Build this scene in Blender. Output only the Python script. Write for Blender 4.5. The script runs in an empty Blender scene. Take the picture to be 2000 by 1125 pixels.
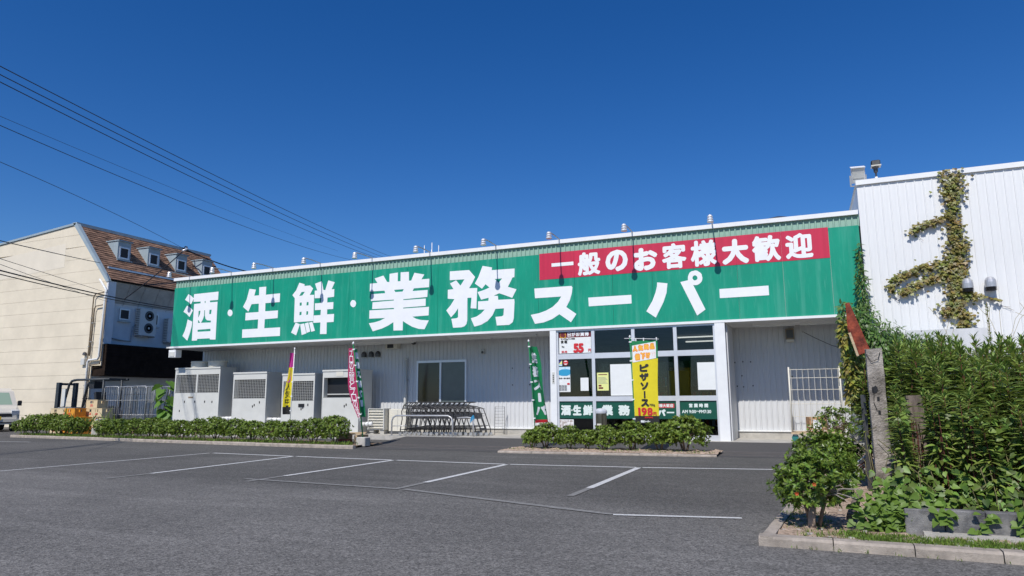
import bpy, math, random
import numpy as np
from mathutils import Vector, Matrix
from mathutils.geometry import tessellate_polygon
random.seed(7); RNG = np.random.default_rng(11)
SC = bpy.context.scene; COL = SC.collection
R = math.radians; PI = math.pi

# ------------------------------------------------------------ camera, sky, sun, exposure
cam = bpy.data.cameras.new('camera'); cam.sensor_width = 36.0; cam.lens = 24.18
cam.clip_start = 0.1; cam.clip_end = 4000
camo = bpy.data.objects.new('camera', cam); COL.objects.link(camo); SC.camera = camo
YAW, PIT, ROL = 0.3993, 0.1623, -0.0057
fw = Vector((-math.sin(YAW)*math.cos(PIT), math.cos(YAW)*math.cos(PIT), math.sin(PIT)))
rt = Vector((math.cos(YAW), math.sin(YAW), 0)); up = rt.cross(fw)
r2 = math.cos(ROL)*rt + math.sin(ROL)*up; u2 = -math.sin(ROL)*rt + math.cos(ROL)*up
mw = Matrix((r2, u2, -fw)).transposed().to_4x4(); mw.translation = (0, -20.0453, 1.25)
camo.matrix_world = mw

SUN_EL, SUN_AZ = R(48.6), R(-1.2)       # azimuth measured from -Y towards +X
W = bpy.data.worlds.new('World'); SC.world = W; W.use_nodes = True
nt = W.node_tree; bg = nt.nodes['Background']
sky = nt.nodes.new('ShaderNodeTexSky'); sky.sky_type = 'NISHITA'; sky.sun_disc = False
sky.sun_elevation = SUN_EL; sky.sun_rotation = PI - SUN_AZ
sky.altitude = 0; sky.air_density = 1.0; sky.dust_density = 0.0; sky.ozone_density = 6.0
hs = nt.nodes.new('ShaderNodeHueSaturation'); hs.inputs['Saturation'].default_value = 1.28; hs.inputs['Hue'].default_value = .511   # clear polarised blue, the same over the whole sky
nt.links.new(sky.outputs[0], hs.inputs['Color']); nt.links.new(hs.outputs[0], bg.inputs[0]); bg.inputs[1].default_value = 0.105
sl = bpy.data.lights.new('sun', 'SUN'); sl.energy = 4.3; sl.angle = R(0.53); sl.color = (1.0, 0.955, 0.89)
so = bpy.data.objects.new('sun', sl); COL.objects.link(so)
sd = Vector((math.sin(SUN_AZ)*math.cos(SUN_EL), -math.cos(SUN_AZ)*math.cos(SUN_EL), math.sin(SUN_EL)))
so.rotation_euler = sd.to_track_quat('Z', 'Y').to_euler(); so.location = sd*60
vs = SC.view_settings; vs.view_transform = 'Standard'; vs.look = 'None'; vs.exposure = 0.0; vs.gamma = 1; vs.use_curve_mapping = False
SC.cycles.max_bounces = 8; SC.cycles.transparent_max_bounces = 16

# ------------------------------------------------------------ materials
def mat(name, col, rough=.6, metal=0.0, var=0.0, vs=4.0, bump=0.0, bs=60.0, spec=.5, stretch=(1, 1, 1), col2=None, det=4.0, island=0.0, transl=0.0):
    m = bpy.data.materials.new(name); m.use_nodes = True; n = m.node_tree.nodes; l = m.node_tree.links
    b = n['Principled BSDF']; b.inputs['Roughness'].default_value = rough; b.inputs['Metallic'].default_value = metal
    b.inputs['Specular IOR Level'].default_value = spec
    c = tuple(col)+(1,); b.inputs['Base Color'].default_value = c
    tc = n.new('ShaderNodeTexCoord'); mp = n.new('ShaderNodeMapping'); mp.inputs['Scale'].default_value = stretch
    l.new(tc.outputs['Object'], mp.inputs[0])
    last = None
    if var > 0 or col2:
        t = n.new('ShaderNodeTexNoise'); t.inputs['Scale'].default_value = vs; t.inputs['Detail'].default_value = det
        t.inputs['Roughness'].default_value = .65; l.new(mp.outputs[0], t.inputs[0])
        r = n.new('ShaderNodeValToRGB'); r.color_ramp.elements[0].position = .35; r.color_ramp.elements[1].position = .68
        a = tuple(x*(1-var) for x in col); z = tuple(min(1, x*(1+var)) for x in (col2 or col))
        r.color_ramp.elements[0].color = a+(1,); r.color_ramp.elements[1].color = z+(1,)
        l.new(t.outputs[0], r.inputs[0]); last = r.outputs[0]
    if island > 0:
        g = n.new('ShaderNodeNewGeometry'); hs = n.new('ShaderNodeHueSaturation')
        m1 = n.new('ShaderNodeMapRange'); m1.inputs[3].default_value = 1-island; m1.inputs[4].default_value = 1+island
        m2 = n.new('ShaderNodeMapRange'); m2.inputs[3].default_value = .5-.035*island; m2.inputs[4].default_value = .5+.03*island
        m3 = n.new('ShaderNodeMath'); m3.operation = 'FRACT'; m4 = n.new('ShaderNodeMath'); m4.operation = 'MULTIPLY'; m4.inputs[1].default_value = 37.0
        l.new(g.outputs['Random Per Island'], m1.inputs[0]); l.new(g.outputs['Random Per Island'], m4.inputs[0]); l.new(m4.outputs[0], m3.inputs[0]); l.new(m3.outputs[0], m2.inputs[0])
        l.new(m1.outputs[0], hs.inputs['Value']); l.new(m2.outputs[0], hs.inputs['Hue'])
        if last: l.new(last, hs.inputs['Color'])
        else: hs.inputs['Color'].default_value = c
        last = hs.outputs[0]
    if last: l.new(last, b.inputs['Base Color'])
    if bump > 0:
        t = n.new('ShaderNodeTexNoise'); t.inputs['Scale'].default_value = bs; t.inputs['Detail'].default_value = 5; l.new(mp.outputs[0], t.inputs[0])
        bp = n.new('ShaderNodeBump'); bp.inputs['Strength'].default_value = bump; bp.inputs['Distance'].default_value = .02
        l.new(t.outputs[0], bp.inputs['Height']); l.new(bp.outputs[0], b.inputs['Normal'])
    if transl > 0:
        tr = n.new('ShaderNodeBsdfTranslucent'); mx = n.new('ShaderNodeMixShader'); mx.inputs[0].default_value = transl
        if last: l.new(last, tr.inputs[0])
        else: tr.inputs[0].default_value = c
        l.new(b.outputs[0], mx.inputs[1]); l.new(tr.outputs[0], mx.inputs[2]); l.new(mx.outputs[0], n['Material Output'].inputs[0])
    return m

def glassmat(name, tint, rough=.02, refl=1.0):
    m = bpy.data.materials.new(name); m.use_nodes = True; n = m.node_tree.nodes; l = m.node_tree.links
    n.remove(n['Principled BSDF'])
    t = n.new('ShaderNodeBsdfTransparent'); t.inputs[0].default_value = tuple(tint)+(1,)
    g = n.new('ShaderNodeBsdfGlossy'); g.inputs['Roughness'].default_value = rough
    f = n.new('ShaderNodeFresnel'); f.inputs[0].default_value = 1.45; mm = n.new('ShaderNodeMath'); mm.operation = 'MULTIPLY'; mm.inputs[1].default_value = refl
    x = n.new('ShaderNodeMixShader'); l.new(f.outputs[0], mm.inputs[0]); l.new(mm.outputs[0], x.inputs[0]); l.new(t.outputs[0], x.inputs[1]); l.new(g.outputs[0], x.inputs[2])
    l.new(x.outputs[0], n['Material Output'].inputs[0]); return m

M = {}
M['white'] = mat('white_paint', (.80, .81, .81), .45, var=.04, vs=2, bump=.03, bs=8)
M['white_wall'] = mat('white_siding', (.76, .77, .77), .5, var=.075, vs=1.6, stretch=(2, 1, .2), det=8)
M['siding'] = mat('grey_siding', (.60, .61, .62), .5, var=.11, vs=2.2, stretch=(1.5, 1, .25), det=8)
M['sage'] = mat('sage_siding', (.27, .43, .345), .55, var=.08, vs=2)
M['sign_green'] = mat('sign_green', (.004, .27, .13), .38, var=.10, vs=1.3, stretch=(3, 1, .10), spec=.4)
def signmat(name, col, pale, rough):
    m = mat(name, col, rough, var=.08, vs=1.1, stretch=(1, 1, .6), spec=.45); n = m.node_tree.nodes; l = m.node_tree.links; b = n['Principled BSDF']
    src = b.inputs['Base Color'].links[0].from_socket; tc = n.new('ShaderNodeTexCoord'); last = src
    for sc, z, a, c, k in ((5.0, .07, .52, .78, .42), (22.0, .10, .56, .80, .30)):
        mp = n.new('ShaderNodeMapping'); mp.inputs['Scale'].default_value = (1, 1, z); l.new(tc.outputs['Object'], mp.inputs[0])
        t = n.new('ShaderNodeTexNoise'); t.inputs['Scale'].default_value = sc; t.inputs['Detail'].default_value = 3; l.new(mp.outputs[0], t.inputs[0])
        r = n.new('ShaderNodeMapRange'); r.inputs[1].default_value = a; r.inputs[2].default_value = c; r.inputs[4].default_value = k; l.new(t.outputs[0], r.inputs[0])
        x = n.new('ShaderNodeMix'); x.data_type = 'RGBA'; l.new(r.outputs[0], x.inputs['Factor']); l.new(last, x.inputs['A']); x.inputs['B'].default_value = tuple(pale)+(1,); last = x.outputs['Result']
    l.new(last, b.inputs['Base Color']); return m
M['sign_green'] = signmat('sign_green', (.005, .285, .175), (.12, .44, .33), .36)
M['sign_red'] = mat('sign_red', (.56, .022, .065), .4, var=.10, vs=1.3, stretch=(3, 1, .1))
M['letter'] = mat('letter_white', (.84, .85, .86), .4, var=.03, vs=3)
M['soffit'] = mat('soffit', (.62, .62, .60), .7, var=.06, vs=1)
M['alu'] = mat('aluminium', (.72, .73, .76), .35, metal=.35, var=.04, vs=3)
M['steel'] = mat('steel', (.52, .52, .53), .35, metal=.45, var=.12, vs=9)
M['steel_dark'] = mat('steel_dark', (.10, .10, .105), .4, metal=.6, var=.2, vs=6)
M['cart'] = mat('cart_grey', (.055, .055, .058), .45, metal=.2, var=.25, vs=8)
M['galv'] = mat('galvanised', (.46, .46, .45), .45, metal=.6, var=.2, vs=10)
M['black'] = mat('black', (.015, .015, .017), .5)
M['rubber'] = mat('rubber', (.03, .03, .03), .8)
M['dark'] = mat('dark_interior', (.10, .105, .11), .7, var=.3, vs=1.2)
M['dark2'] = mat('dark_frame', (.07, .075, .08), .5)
M['glass'] = glassmat('shop_glass', (.78, .80, .80), .015, 1.0)
M['glass_dark'] = glassmat('dark_glass', (.16, .17, .18), .02, 1.2)
M['paper'] = mat('paper', (.78, .80, .79), .7, var=.03, vs=5)
M['film'] = mat('film_green', (.008, .085, .055), .35, var=.08, vs=3)
M['filmtext'] = mat('film_text', (.72, .80, .76), .5)
M['red'] = mat('print_red', (.60, .02, .03), .5); M['maroon'] = mat('print_maroon', (.16, .012, .02), .5)
M['gold'] = mat('print_gold', (.62, .34, .03), .5); M['ink'] = mat('ink', (.02, .02, .02), .6)
M['yellow'] = mat('cloth_yellow', (.80, .66, .02), .75, var=.05, vs=6, transl=.15)
M['yellow_paper'] = mat('yellow_paper', (.76, .79, .30), .7)
M['cloth_green'] = mat('cloth_green', (.008, .24, .08), .75, var=.08, vs=6, transl=.15)
M['cloth_pink'] = mat('cloth_pink', (.42, .02, .10), .75, var=.08, vs=6, transl=.15)
M['magenta'] = mat('cloth_magenta', (.62, .05, .33), .75, transl=.1)
M['cloth_black'] = mat('cloth_black', (.018, .018, .018), .8)
M['orange'] = mat('print_orange', (.80, .13, .02), .6); M['amber'] = mat('print_amber', (.90, .44, .05), .6); M['tube_lit'] = None; M['blue'] = mat('print_blue', (.03, .32, .55), .5)
M['lightblue'] = mat('print_sky', (.40, .66, .82), .5, col2=(.75, .85, .9), vs=9); M['navy'] = mat('print_navy', (.06, .05, .22), .5)
M['grey_print'] = mat('print_grey', (.28, .29, .30), .6, var=.5, vs=30)
M['concrete'] = mat('concrete', (.44, .42, .38), .85, var=.18, vs=3, bump=.25, bs=90)
M['kerb'] = mat('kerb_concrete', (.40, .345, .29), .9, var=.24, vs=7, bump=.6, bs=160)
M['block'] = mat('block_concrete', (.115, .115, .12), .9, var=.35, vs=5, bump=.5, bs=140, col2=(.20, .195, .19))
M['old_concrete'] = mat('old_concrete', (.22, .195, .17), .95, var=.4, vs=5, bump=.9, bs=45, col2=(.33, .30, .27))
M['soil'] = mat('soil', (.46, .33, .235), .95, var=.35, vs=14, bump=1.0, bs=120, col2=(.55, .42, .32), det=8)
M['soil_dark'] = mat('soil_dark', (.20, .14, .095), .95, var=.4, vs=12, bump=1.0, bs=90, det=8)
M['line'] = mat('road_paint', (.58, .58, .57), .75, var=.22, vs=30, bump=.3, bs=200)
M['lineworn'] = mat('road_paint_worn', (.175, .171, .162), .85, var=.10, vs=16, col2=(.25, .245, .235), det=8)
M['alc'] = mat('cream_panel', (.72, .64, .50), .8, var=.07, vs=.8, bump=.1, bs=40)
M['alc_patch'] = mat('cream_patch', (.72, .65, .53), .8, var=.05, vs=1)
M['tile'] = mat('brown_shingle', (.115, .060, .040), .85, var=.5, vs=3.5, bump=.5, bs=14, col2=(.27, .155, .10), det=8, stretch=(1, .5, 2.5))
M['slate_trim'] = mat('grey_trim', (.31, .38, .42), .5, var=.08, vs=2)
M['greywall'] = mat('grey_wall', (.68, .69, .70), .7, var=.08, vs=1)
M['beige_soffit'] = mat('beige_soffit', (.42, .40, .36), .8, var=.18, vs=1.5)
M['brown'] = mat('dark_brown_slat', (.024, .016, .012), .9, var=.3, vs=3, spec=.1)
M['unit'] = mat('unit_cream', (.60, .60, .565), .5, var=.05, vs=1.5, spec=.4)
M['unit2'] = mat('unit_ivory', (.68, .65, .56), .5, var=.05, vs=2)
M['pvc'] = mat('pvc', (.74, .74, .72), .45, var=.05, vs=4)
M['pipe_brown'] = mat('pipe_brown', (.26, .20, .13), .5)
M['forklift'] = mat('forklift_dark', (.030, .038, .045), .5, var=.2, vs=3)
M['crate_cream'] = mat('crate_cream', (.66, .53, .32), .6, var=.06, vs=5)
M['crate_orange'] = mat('crate_orange', (.72, .30, .025), .5, var=.08, vs=5)
M['cardboard'] = mat('cardboard', (.42, .25, .13), .85, var=.08, vs=6)
M['wood'] = mat('weathered_wood', (.16, .125, .105), .9, var=.4, vs=5, stretch=(6, 6, .7), bump=.7, bs=12)
M['pallet'] = mat('pallet_wood', (.50, .38, .24), .85, var=.2, vs=6, stretch=(1, 6, 6))
M['rust'] = mat('rusty_steel', (.15, .020, .010), .8, var=.5, vs=9, bump=.5, bs=50, col2=(.24, .045, .02), det=8)
M['van'] = mat('van_body', (.62, .58, .50), .3, var=.02, vs=2, spec=.6)
M['plate'] = mat('plate_yellow', (.75, .50, .02), .4); M['lens'] = mat('lamp_lens', (.60, .62, .64), .15, spec=.8)
M['wire'] = mat('wire_black', (.012, .012, .014), .6)
M['bronze'] = mat('bin_bronze', (.24, .21, .16), .28, metal=.9, var=.15, vs=4)
M['teal'] = mat('castor_teal', (.02, .16, .15), .5); M['tape'] = mat('blue_tape', (.04, .42, .75), .5)
M['bark'] = mat('bark', (.20, .145, .105), .9, var=.3, vs=14, bump=.6, bs=50)
M['stem'] = mat('weed_stem', (.16, .14, .06), .8, var=.3, vs=20)
M['redstem'] = mat('red_stem', (.11, .03, .02), .85, var=.3, vs=10)
M['leaf_hedge'] = mat('leaf_hedge', (.165, .240, .034), .42, island=.55, transl=.28, spec=.45)
M['leaf_shrub'] = mat('leaf_shrub', (.135, .210, .030), .36, island=.55, transl=.25, spec=.5)
M['leaf_weed'] = mat('leaf_weed', (.205, .285, .058), .5, island=.6, transl=.3, spec=.4)
M['leaf_vine'] = mat('leaf_vine', (.125, .205, .034), .45, island=.6, transl=.25, spec=.4)
M['leaf_ivy'] = mat('leaf_ivy', (.150, .195, .034), .45, island=.45, transl=.2, col2=(.23, .135, .035), vs=5)
M['leaf_creeper'] = mat('leaf_creeper', (.090, .175, .035), .45, island=.5, transl=.28)
M['leaf_yellow'] = mat('leaf_yellow', (.17, .25, .035), .5, island=.5, transl=.25, col2=(.32, .22, .045), vs=5)
M['leaf_big'] = mat('leaf_big', (.12, .24, .035), .5, island=.4, transl=.3)
M['grass'] = mat('grass', (.150, .240, .035), .6, island=.6, transl=.35)
M['straw'] = mat('straw', (.42, .36, .20), .8)

def asphalt(name, base, near):
    m = bpy.data.materials.new(name); m.use_nodes = True; n = m.node_tree.nodes; l = m.node_tree.links
    b = n['Principled BSDF']; b.inputs['Roughness'].default_value = .85; b.inputs['Specular IOR Level'].default_value = .35
    tc = n.new('ShaderNodeTexCoord')
    def noise(s, d=4, sc=(1, 1, 1), rough=.6):
        mp = n.new('ShaderNodeMapping'); mp.inputs['Scale'].default_value = sc; l.new(tc.outputs['Object'], mp.inputs[0])
        t = n.new('ShaderNodeTexNoise'); t.inputs['Scale'].default_value = s; t.inputs['Detail'].default_value = d; t.inputs['Roughness'].default_value = rough
        l.new(mp.outputs[0], t.inputs[0]); return t.outputs[0]
    def rng(x, a, bb, c, d):
        r = n.new('ShaderNodeMapRange'); r.inputs[1].default_value = a; r.inputs[2].default_value = bb; r.inputs[3].default_value = c; r.inputs[4].default_value = d; l.new(x, r.inputs[0]); return r.outputs[0]
    def mul(a, bb, op='MULTIPLY'):
        t = n.new('ShaderNodeMath'); t.operation = op
        for i, x in enumerate((a, bb)):
            if isinstance(x, (int, float)): t.inputs[i].default_value = x
            else: l.new(x, t.inputs[i])
        return t.outputs[0]
    vo = n.new('ShaderNodeTexVoronoi'); vo.inputs['Scale'].default_value = 75; l.new(tc.outputs['Object'], vo.inputs[0])
    sp = n.new('ShaderNodeSeparateColor'); l.new(vo.outputs['Color'], sp.inputs[0])
    grain = rng(sp.outputs[0], 0, 1, .52, 1.52)
    v2 = n.new('ShaderNodeTexVoronoi'); v2.inputs['Scale'].default_value = 28; l.new(tc.outputs['Object'], v2.inputs[0])
    s2 = n.new('ShaderNodeSeparateColor'); l.new(v2.outputs['Color'], s2.inputs[0]); grain = mul(grain, rng(s2.outputs[1], 0, 1, .84, 1.17))
    fine = rng(noise(240, 2), .3, .7, .8, 1.2)
    big = rng(noise(.22, 5), .3, .7, .80, 1.18)
    mid = rng(noise(1.7, 5, (.5, 1.6, 1)), .3, .7, .90, 1.10)
    xyz = n.new('ShaderNodeSeparateXYZ'); l.new(tc.outputs['Object'], xyz.inputs[0])
    wob = mul(rng(noise(.5, 3), 0, 1, -.7, .7), xyz.outputs[1], 'ADD')
    zone = rng(wob, -11.9, -11.2, near/base, 1.0)
    v = mul(mul(mul(grain, fine), mul(big, mid)), zone)
    # pale worn wheel tracks
    tr = rng(noise(.9, 3, (.12, 1.2, 1)), .56, .74, 1.0, 1.30); v = mul(v, tr)
    cb = n.new('ShaderNodeCombineColor')
    for i, k in enumerate((1.0, .955, .89)): l.new(mul(v, base*k), cb.inputs[i])
    l.new(cb.outputs[0], b.inputs['Base Color'])
    bp = n.new('ShaderNodeBump'); bp.inputs['Strength'].default_value = .7; bp.inputs['Distance'].default_value = .012
    l.new(mul(vo.outputs['Distance'], .5), bp.inputs['Height']); l.new(bp.outputs[0], b.inputs['Normal'])
    return m
M['asphalt'] = asphalt('asphalt', .102, .140)
M['asphalt2'] = mat('asphalt_apron', (.078, .074, .073), .9, var=.22, vs=60, bump=.5, bs=150)
M['seam'] = mat('asphalt_seam', (.145, .142, .136), .9, var=.35, vs=30, det=8, bump=.4, bs=120)
M['gutter'] = mat('gutter_concrete', (.115, .102, .097), .9, var=.2, vs=8, bump=.4, bs=120)

# ------------------------------------------------------------ geometry helpers
def root_loc(o):
    v = Vector((0, 0, 0))
    while o is not None: v += Vector(o.location); o = o.parent
    return v
def tag(o, label=None, cat=None, group=None, kind=None):
    if label: o['label'] = label
    if cat: o['category'] = cat
    if group: o['group'] = group
    if kind: o['kind'] = kind
    return o
def thing(name, label, cat, loc=(0, 0, 0), group=None):
    o = bpy.data.objects.new(name, None); o.empty_display_size = .2; COL.objects.link(o); o.location = loc
    return tag(o, label, cat, group)
class MB:
    def __init__(s): s.v = []; s.f = []; s.sm = []
    def add(s, vs, fs, smooth=False):
        k = len(s.v); s.v += [tuple(v) for v in vs]
        for f in fs: s.f.append(tuple(k+i for i in f)); s.sm.append(smooth)
        return s
    def box(s, x0, x1, y0, y1, z0, z1):
        V = [(x, y, z) for z in (z0, z1) for y in (y0, y1) for x in (x0, x1)]
        return s.add(V, [(0, 2, 3, 1), (4, 5, 7, 6), (0, 1, 5, 4), (2, 6, 7, 3), (0, 4, 6, 2), (1, 3, 7, 5)])
    def bev(s, x0, x1, y0, y1, z0, z1, b=.01):
        # box with chamfered vertical edges and top
        P = [(x0+b, y0), (x1-b, y0), (x1, y0+b), (x1, y1-b), (x1-b, y1), (x0+b, y1), (x0, y1-b), (x0, y0+b)]
        cx, cy = (x0+x1)/2, (y0+y1)/2
        ins = [(x+(b if x < cx else -b), y+(b if y < cy else -b)) for x, y in P]
        V = [(x, y, z0) for x, y in P]+[(x, y, z1-b) for x, y in P]+[(x, y, z1) for x, y in ins]
        F = [tuple(range(7, -1, -1)), tuple(range(16, 24))]
        for r in (0, 8):
            for i in range(8): F.append((r+i, r+(i+1) % 8, r+8+(i+1) % 8, r+8+i))
        return s.add(V, F)
    def obox(s, c, ax, ay, az):
        c, ax, ay, az = map(Vector, (c, ax, ay, az))
        V = [c+ax*a+ay*b+az*d for d in (-1, 1) for b in (-1, 1) for a in (-1, 1)]
        return s.add(V, [(0, 2, 3, 1), (4, 5, 7, 6), (0, 1, 5, 4), (2, 6, 7, 3), (0, 4, 6, 2), (1, 3, 7, 5)])
    def bar(s, a, b, w, h=None):
        a, b = Vector(a), Vector(b); d = (b-a); L = d.length; d.normalize()
        u = Vector((0, 0, 1)) if abs(d.z) < .9 else Vector((1, 0, 0)); x = d.cross(u).normalized(); y = x.cross(d)
        return s.obox((a+b)/2, d*L/2, x*w/2, y*(h or w)/2)
    def tube(s, pts, r, n=6, caps=True):
        pts = [Vector(p) for p in pts]; rs = r if isinstance(r, (list, tuple)) else [r]*len(pts)
        V = []; prev = None
        for i, p in enumerate(pts):
            d = (pts[min(i+1, len(pts)-1)]-pts[max(i-1, 0)]).normalized()
            if prev is None:
                u = Vector((0, 0, 1)) if abs(d.z) < .9 else Vector((1, 0, 0)); x = d.cross(u).normalized()
            else: x = (prev-d*prev.dot(d)).normalized()
            prev = x; y = d.cross(x)
            for k in range(n):
                a = 2*PI*k/n; V.append(p+(x*math.cos(a)+y*math.sin(a))*rs[i])
        F = []
        for i in range(len(pts)-1):
            for k in range(n): F.append((i*n+k, i*n+(k+1) % n, (i+1)*n+(k+1) % n, (i+1)*n+k))
        s.add(V, F, True)
        if caps:
            b = len(s.v)-len(V); e = b+(len(pts)-1)*n
            s.f.append(tuple(b+k for k in range(n-1, -1, -1))); s.f.append(tuple(e+k for k in range(n))); s.sm += [False, False]
        return s
    def lathe(s, c, prof, n=16, axis='z'):
        V = []; c = Vector(c)
        for r, h in prof:
            for k in range(n):
                a = 2*PI*k/n; x, y = r*math.cos(a), r*math.sin(a)
                V.append(c+(Vector((x, y, h)) if axis == 'z' else Vector((x, h, y)) if axis == 'y' else Vector((h, x, y))))
        F = []
        for i in range(len(prof)-1):
            for k in range(n): F.append((i*n+k, i*n+(k+1) % n, (i+1)*n+(k+1) % n, (i+1)*n+k))
        F.append(tuple(range(n-1, -1, -1))); F.append(tuple((len(prof)-1)*n+k for k in range(n)))
        return s.add(V, F, False)
    def quad(s, *p): return s.add(p, [tuple(range(len(p)))])
    def poly(s, rings, fn):
        P3 = [[Vector((a, b, 0)) for a, b in r] for r in rings]; flat = [p for r in P3 for p in r]
        return s.add([fn(p.x, p.y) for p in flat], tessellate_polygon(P3))
    def prism(s, prof, y0, y1, plane='xz'):
        n = len(prof)
        def q(a, b, y): return (a, y, b) if plane == 'xz' else (y, a, b)
        V = [q(a, b, y0) for a, b in prof]+[q(a, b, y1) for a, b in prof]
        F = [(i, (i+1) % n, n+(i+1) % n, n+i) for i in range(n)]
        T = tessellate_polygon([[Vector((a, b, 0)) for a, b in prof]])
        F += [tuple(t) for t in T]+[tuple(n+i for i in t[::-1]) for t in T]
        return s.add(V, F)
    def mesh(s, name, m, off=Vector((0, 0, 0))):
        me = bpy.data.meshes.new(name); me.from_pydata([(x-off.x, y-off.y, z-off.z) for x, y, z in s.v], [], s.f)
        me.polygons.foreach_set('use_smooth', s.sm)
        if m is not None: me.materials.append(M[m] if isinstance(m, str) else m)
        me.update(); return me
    def build(s, name, m, parent=None, loc=None, **k):
        base = root_loc(parent) if parent is not None else Vector(loc or (0, 0, 0))
        o = bpy.data.objects.new(name, s.mesh(name, m, base)); COL.objects.link(o)
        if parent is not None: o.parent = parent
        else: o.location = base
        return tag(o, k.get('label'), k.get('cat'), k.get('group'), k.get('kind'))
def obj(name, me, parent=None, loc=(0, 0, 0), rot=None, **k):
    o = bpy.data.objects.new(name, me); COL.objects.link(o); o.location = loc
    if rot: o.rotation_euler = rot
    if parent is not None: o.parent = parent
    return tag(o, k.get('label'), k.get('cat'), k.get('group'), k.get('kind'))
def copy_tree(o, parent=None, loc=None, rz=None, label=None):
    c = o.copy(); COL.objects.link(c); c.parent = parent
    for k in list(o.children): copy_tree(k, c)
    if loc is not None: c.location = loc
    if rz is not None: c.rotation_euler = (0, 0, rz)
    if label: c['label'] = label
    return c

# ------------------------------------------------------------ lettering
_tc = bpy.data.curves.new('lettering', 'FONT'); _tc.resolution_u = 3
_to = bpy.data.objects.new('lettering', _tc); COL.objects.link(_to)
_cache = {}
def glyph(ch):
    if ch not in _cache:
        _tc.body = ch; bpy.context.view_layer.update()
        me = bpy.data.meshes.new_from_object(_to.evaluated_get(bpy.context.evaluated_depsgraph_get()))
        v = [(p.co.x, p.co.y) for p in me.vertices]; f = [tuple(p.vertices) for p in me.polygons]
        bpy.data.meshes.remove(me)
        xs = [a for a, b in v] or [0]; ys = [b for a, b in v] or [0]
        _cache[ch] = (v, f, min(xs), max(xs), min(ys), max(ys))
    return _cache[ch]
def put_glyph(mb, ch, u0, u1, v0, v1, fn, bold=.0, nb=8, w0=0.0):
    """glyph stretched into a box of the (u,v) plane; fn(u,v,w) gives the point; bold in units of u"""
    v, f, a0, a1, b0, b1 = glyph(ch)
    if not v: return
    sx = (u1-u0-2*bold)/max(a1-a0, 1e-6); sy = (v1-v0-2*bold)/max(b1-b0, 1e-6)
    offs = [(0, 0)] if bold <= 0 else [(bold*math.cos(2*PI*k/nb), bold*math.sin(2*PI*k/nb)) for k in range(nb)]
    for k, (ox, oy) in enumerate(offs):
        mb.add([fn(u0+bold+(a-a0)*sx+ox, v0+bold+(b-b0)*sy+oy, w0+k*.00015) for a, b in v], f)
def put_text(mb, txt, u0, v0, h, fn, bold=0.0, adv=None, vertical=False, sq=1.0, w0=0.0):
    """free running text; h = cell height; latin glyphs keep their own width"""
    u, v = u0, v0
    for ch in txt:
        if ch == ' ': u += h*.35; continue
        vs_, f, a0, a1, b0, b1 = glyph(ch); cjk = ord(ch) > 0x2000
        k = h/0.93 if cjk else h/0.73
        cw = (adv or 1.0)*h*sq if cjk else (a1-a0)*k*sq+h*.10
        gu = u+((cw-(a1-a0)*k*sq)/2 if cjk else 0); gv = v+(b0+.13 if cjk else b0)*k
        put_glyph(mb, ch, gu-bold, gu+(a1-a0)*k*sq+bold, gv-bold, gv+(b1-b0)*k+bold, fn, bold, w0=w0)
        if vertical: v -= h*(adv or 1.0)
        else: u += cw
    return u
def plane_fn(y, sgn=-1, d=.004): return lambda u, v, w: (u, y-d-w, v)
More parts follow.
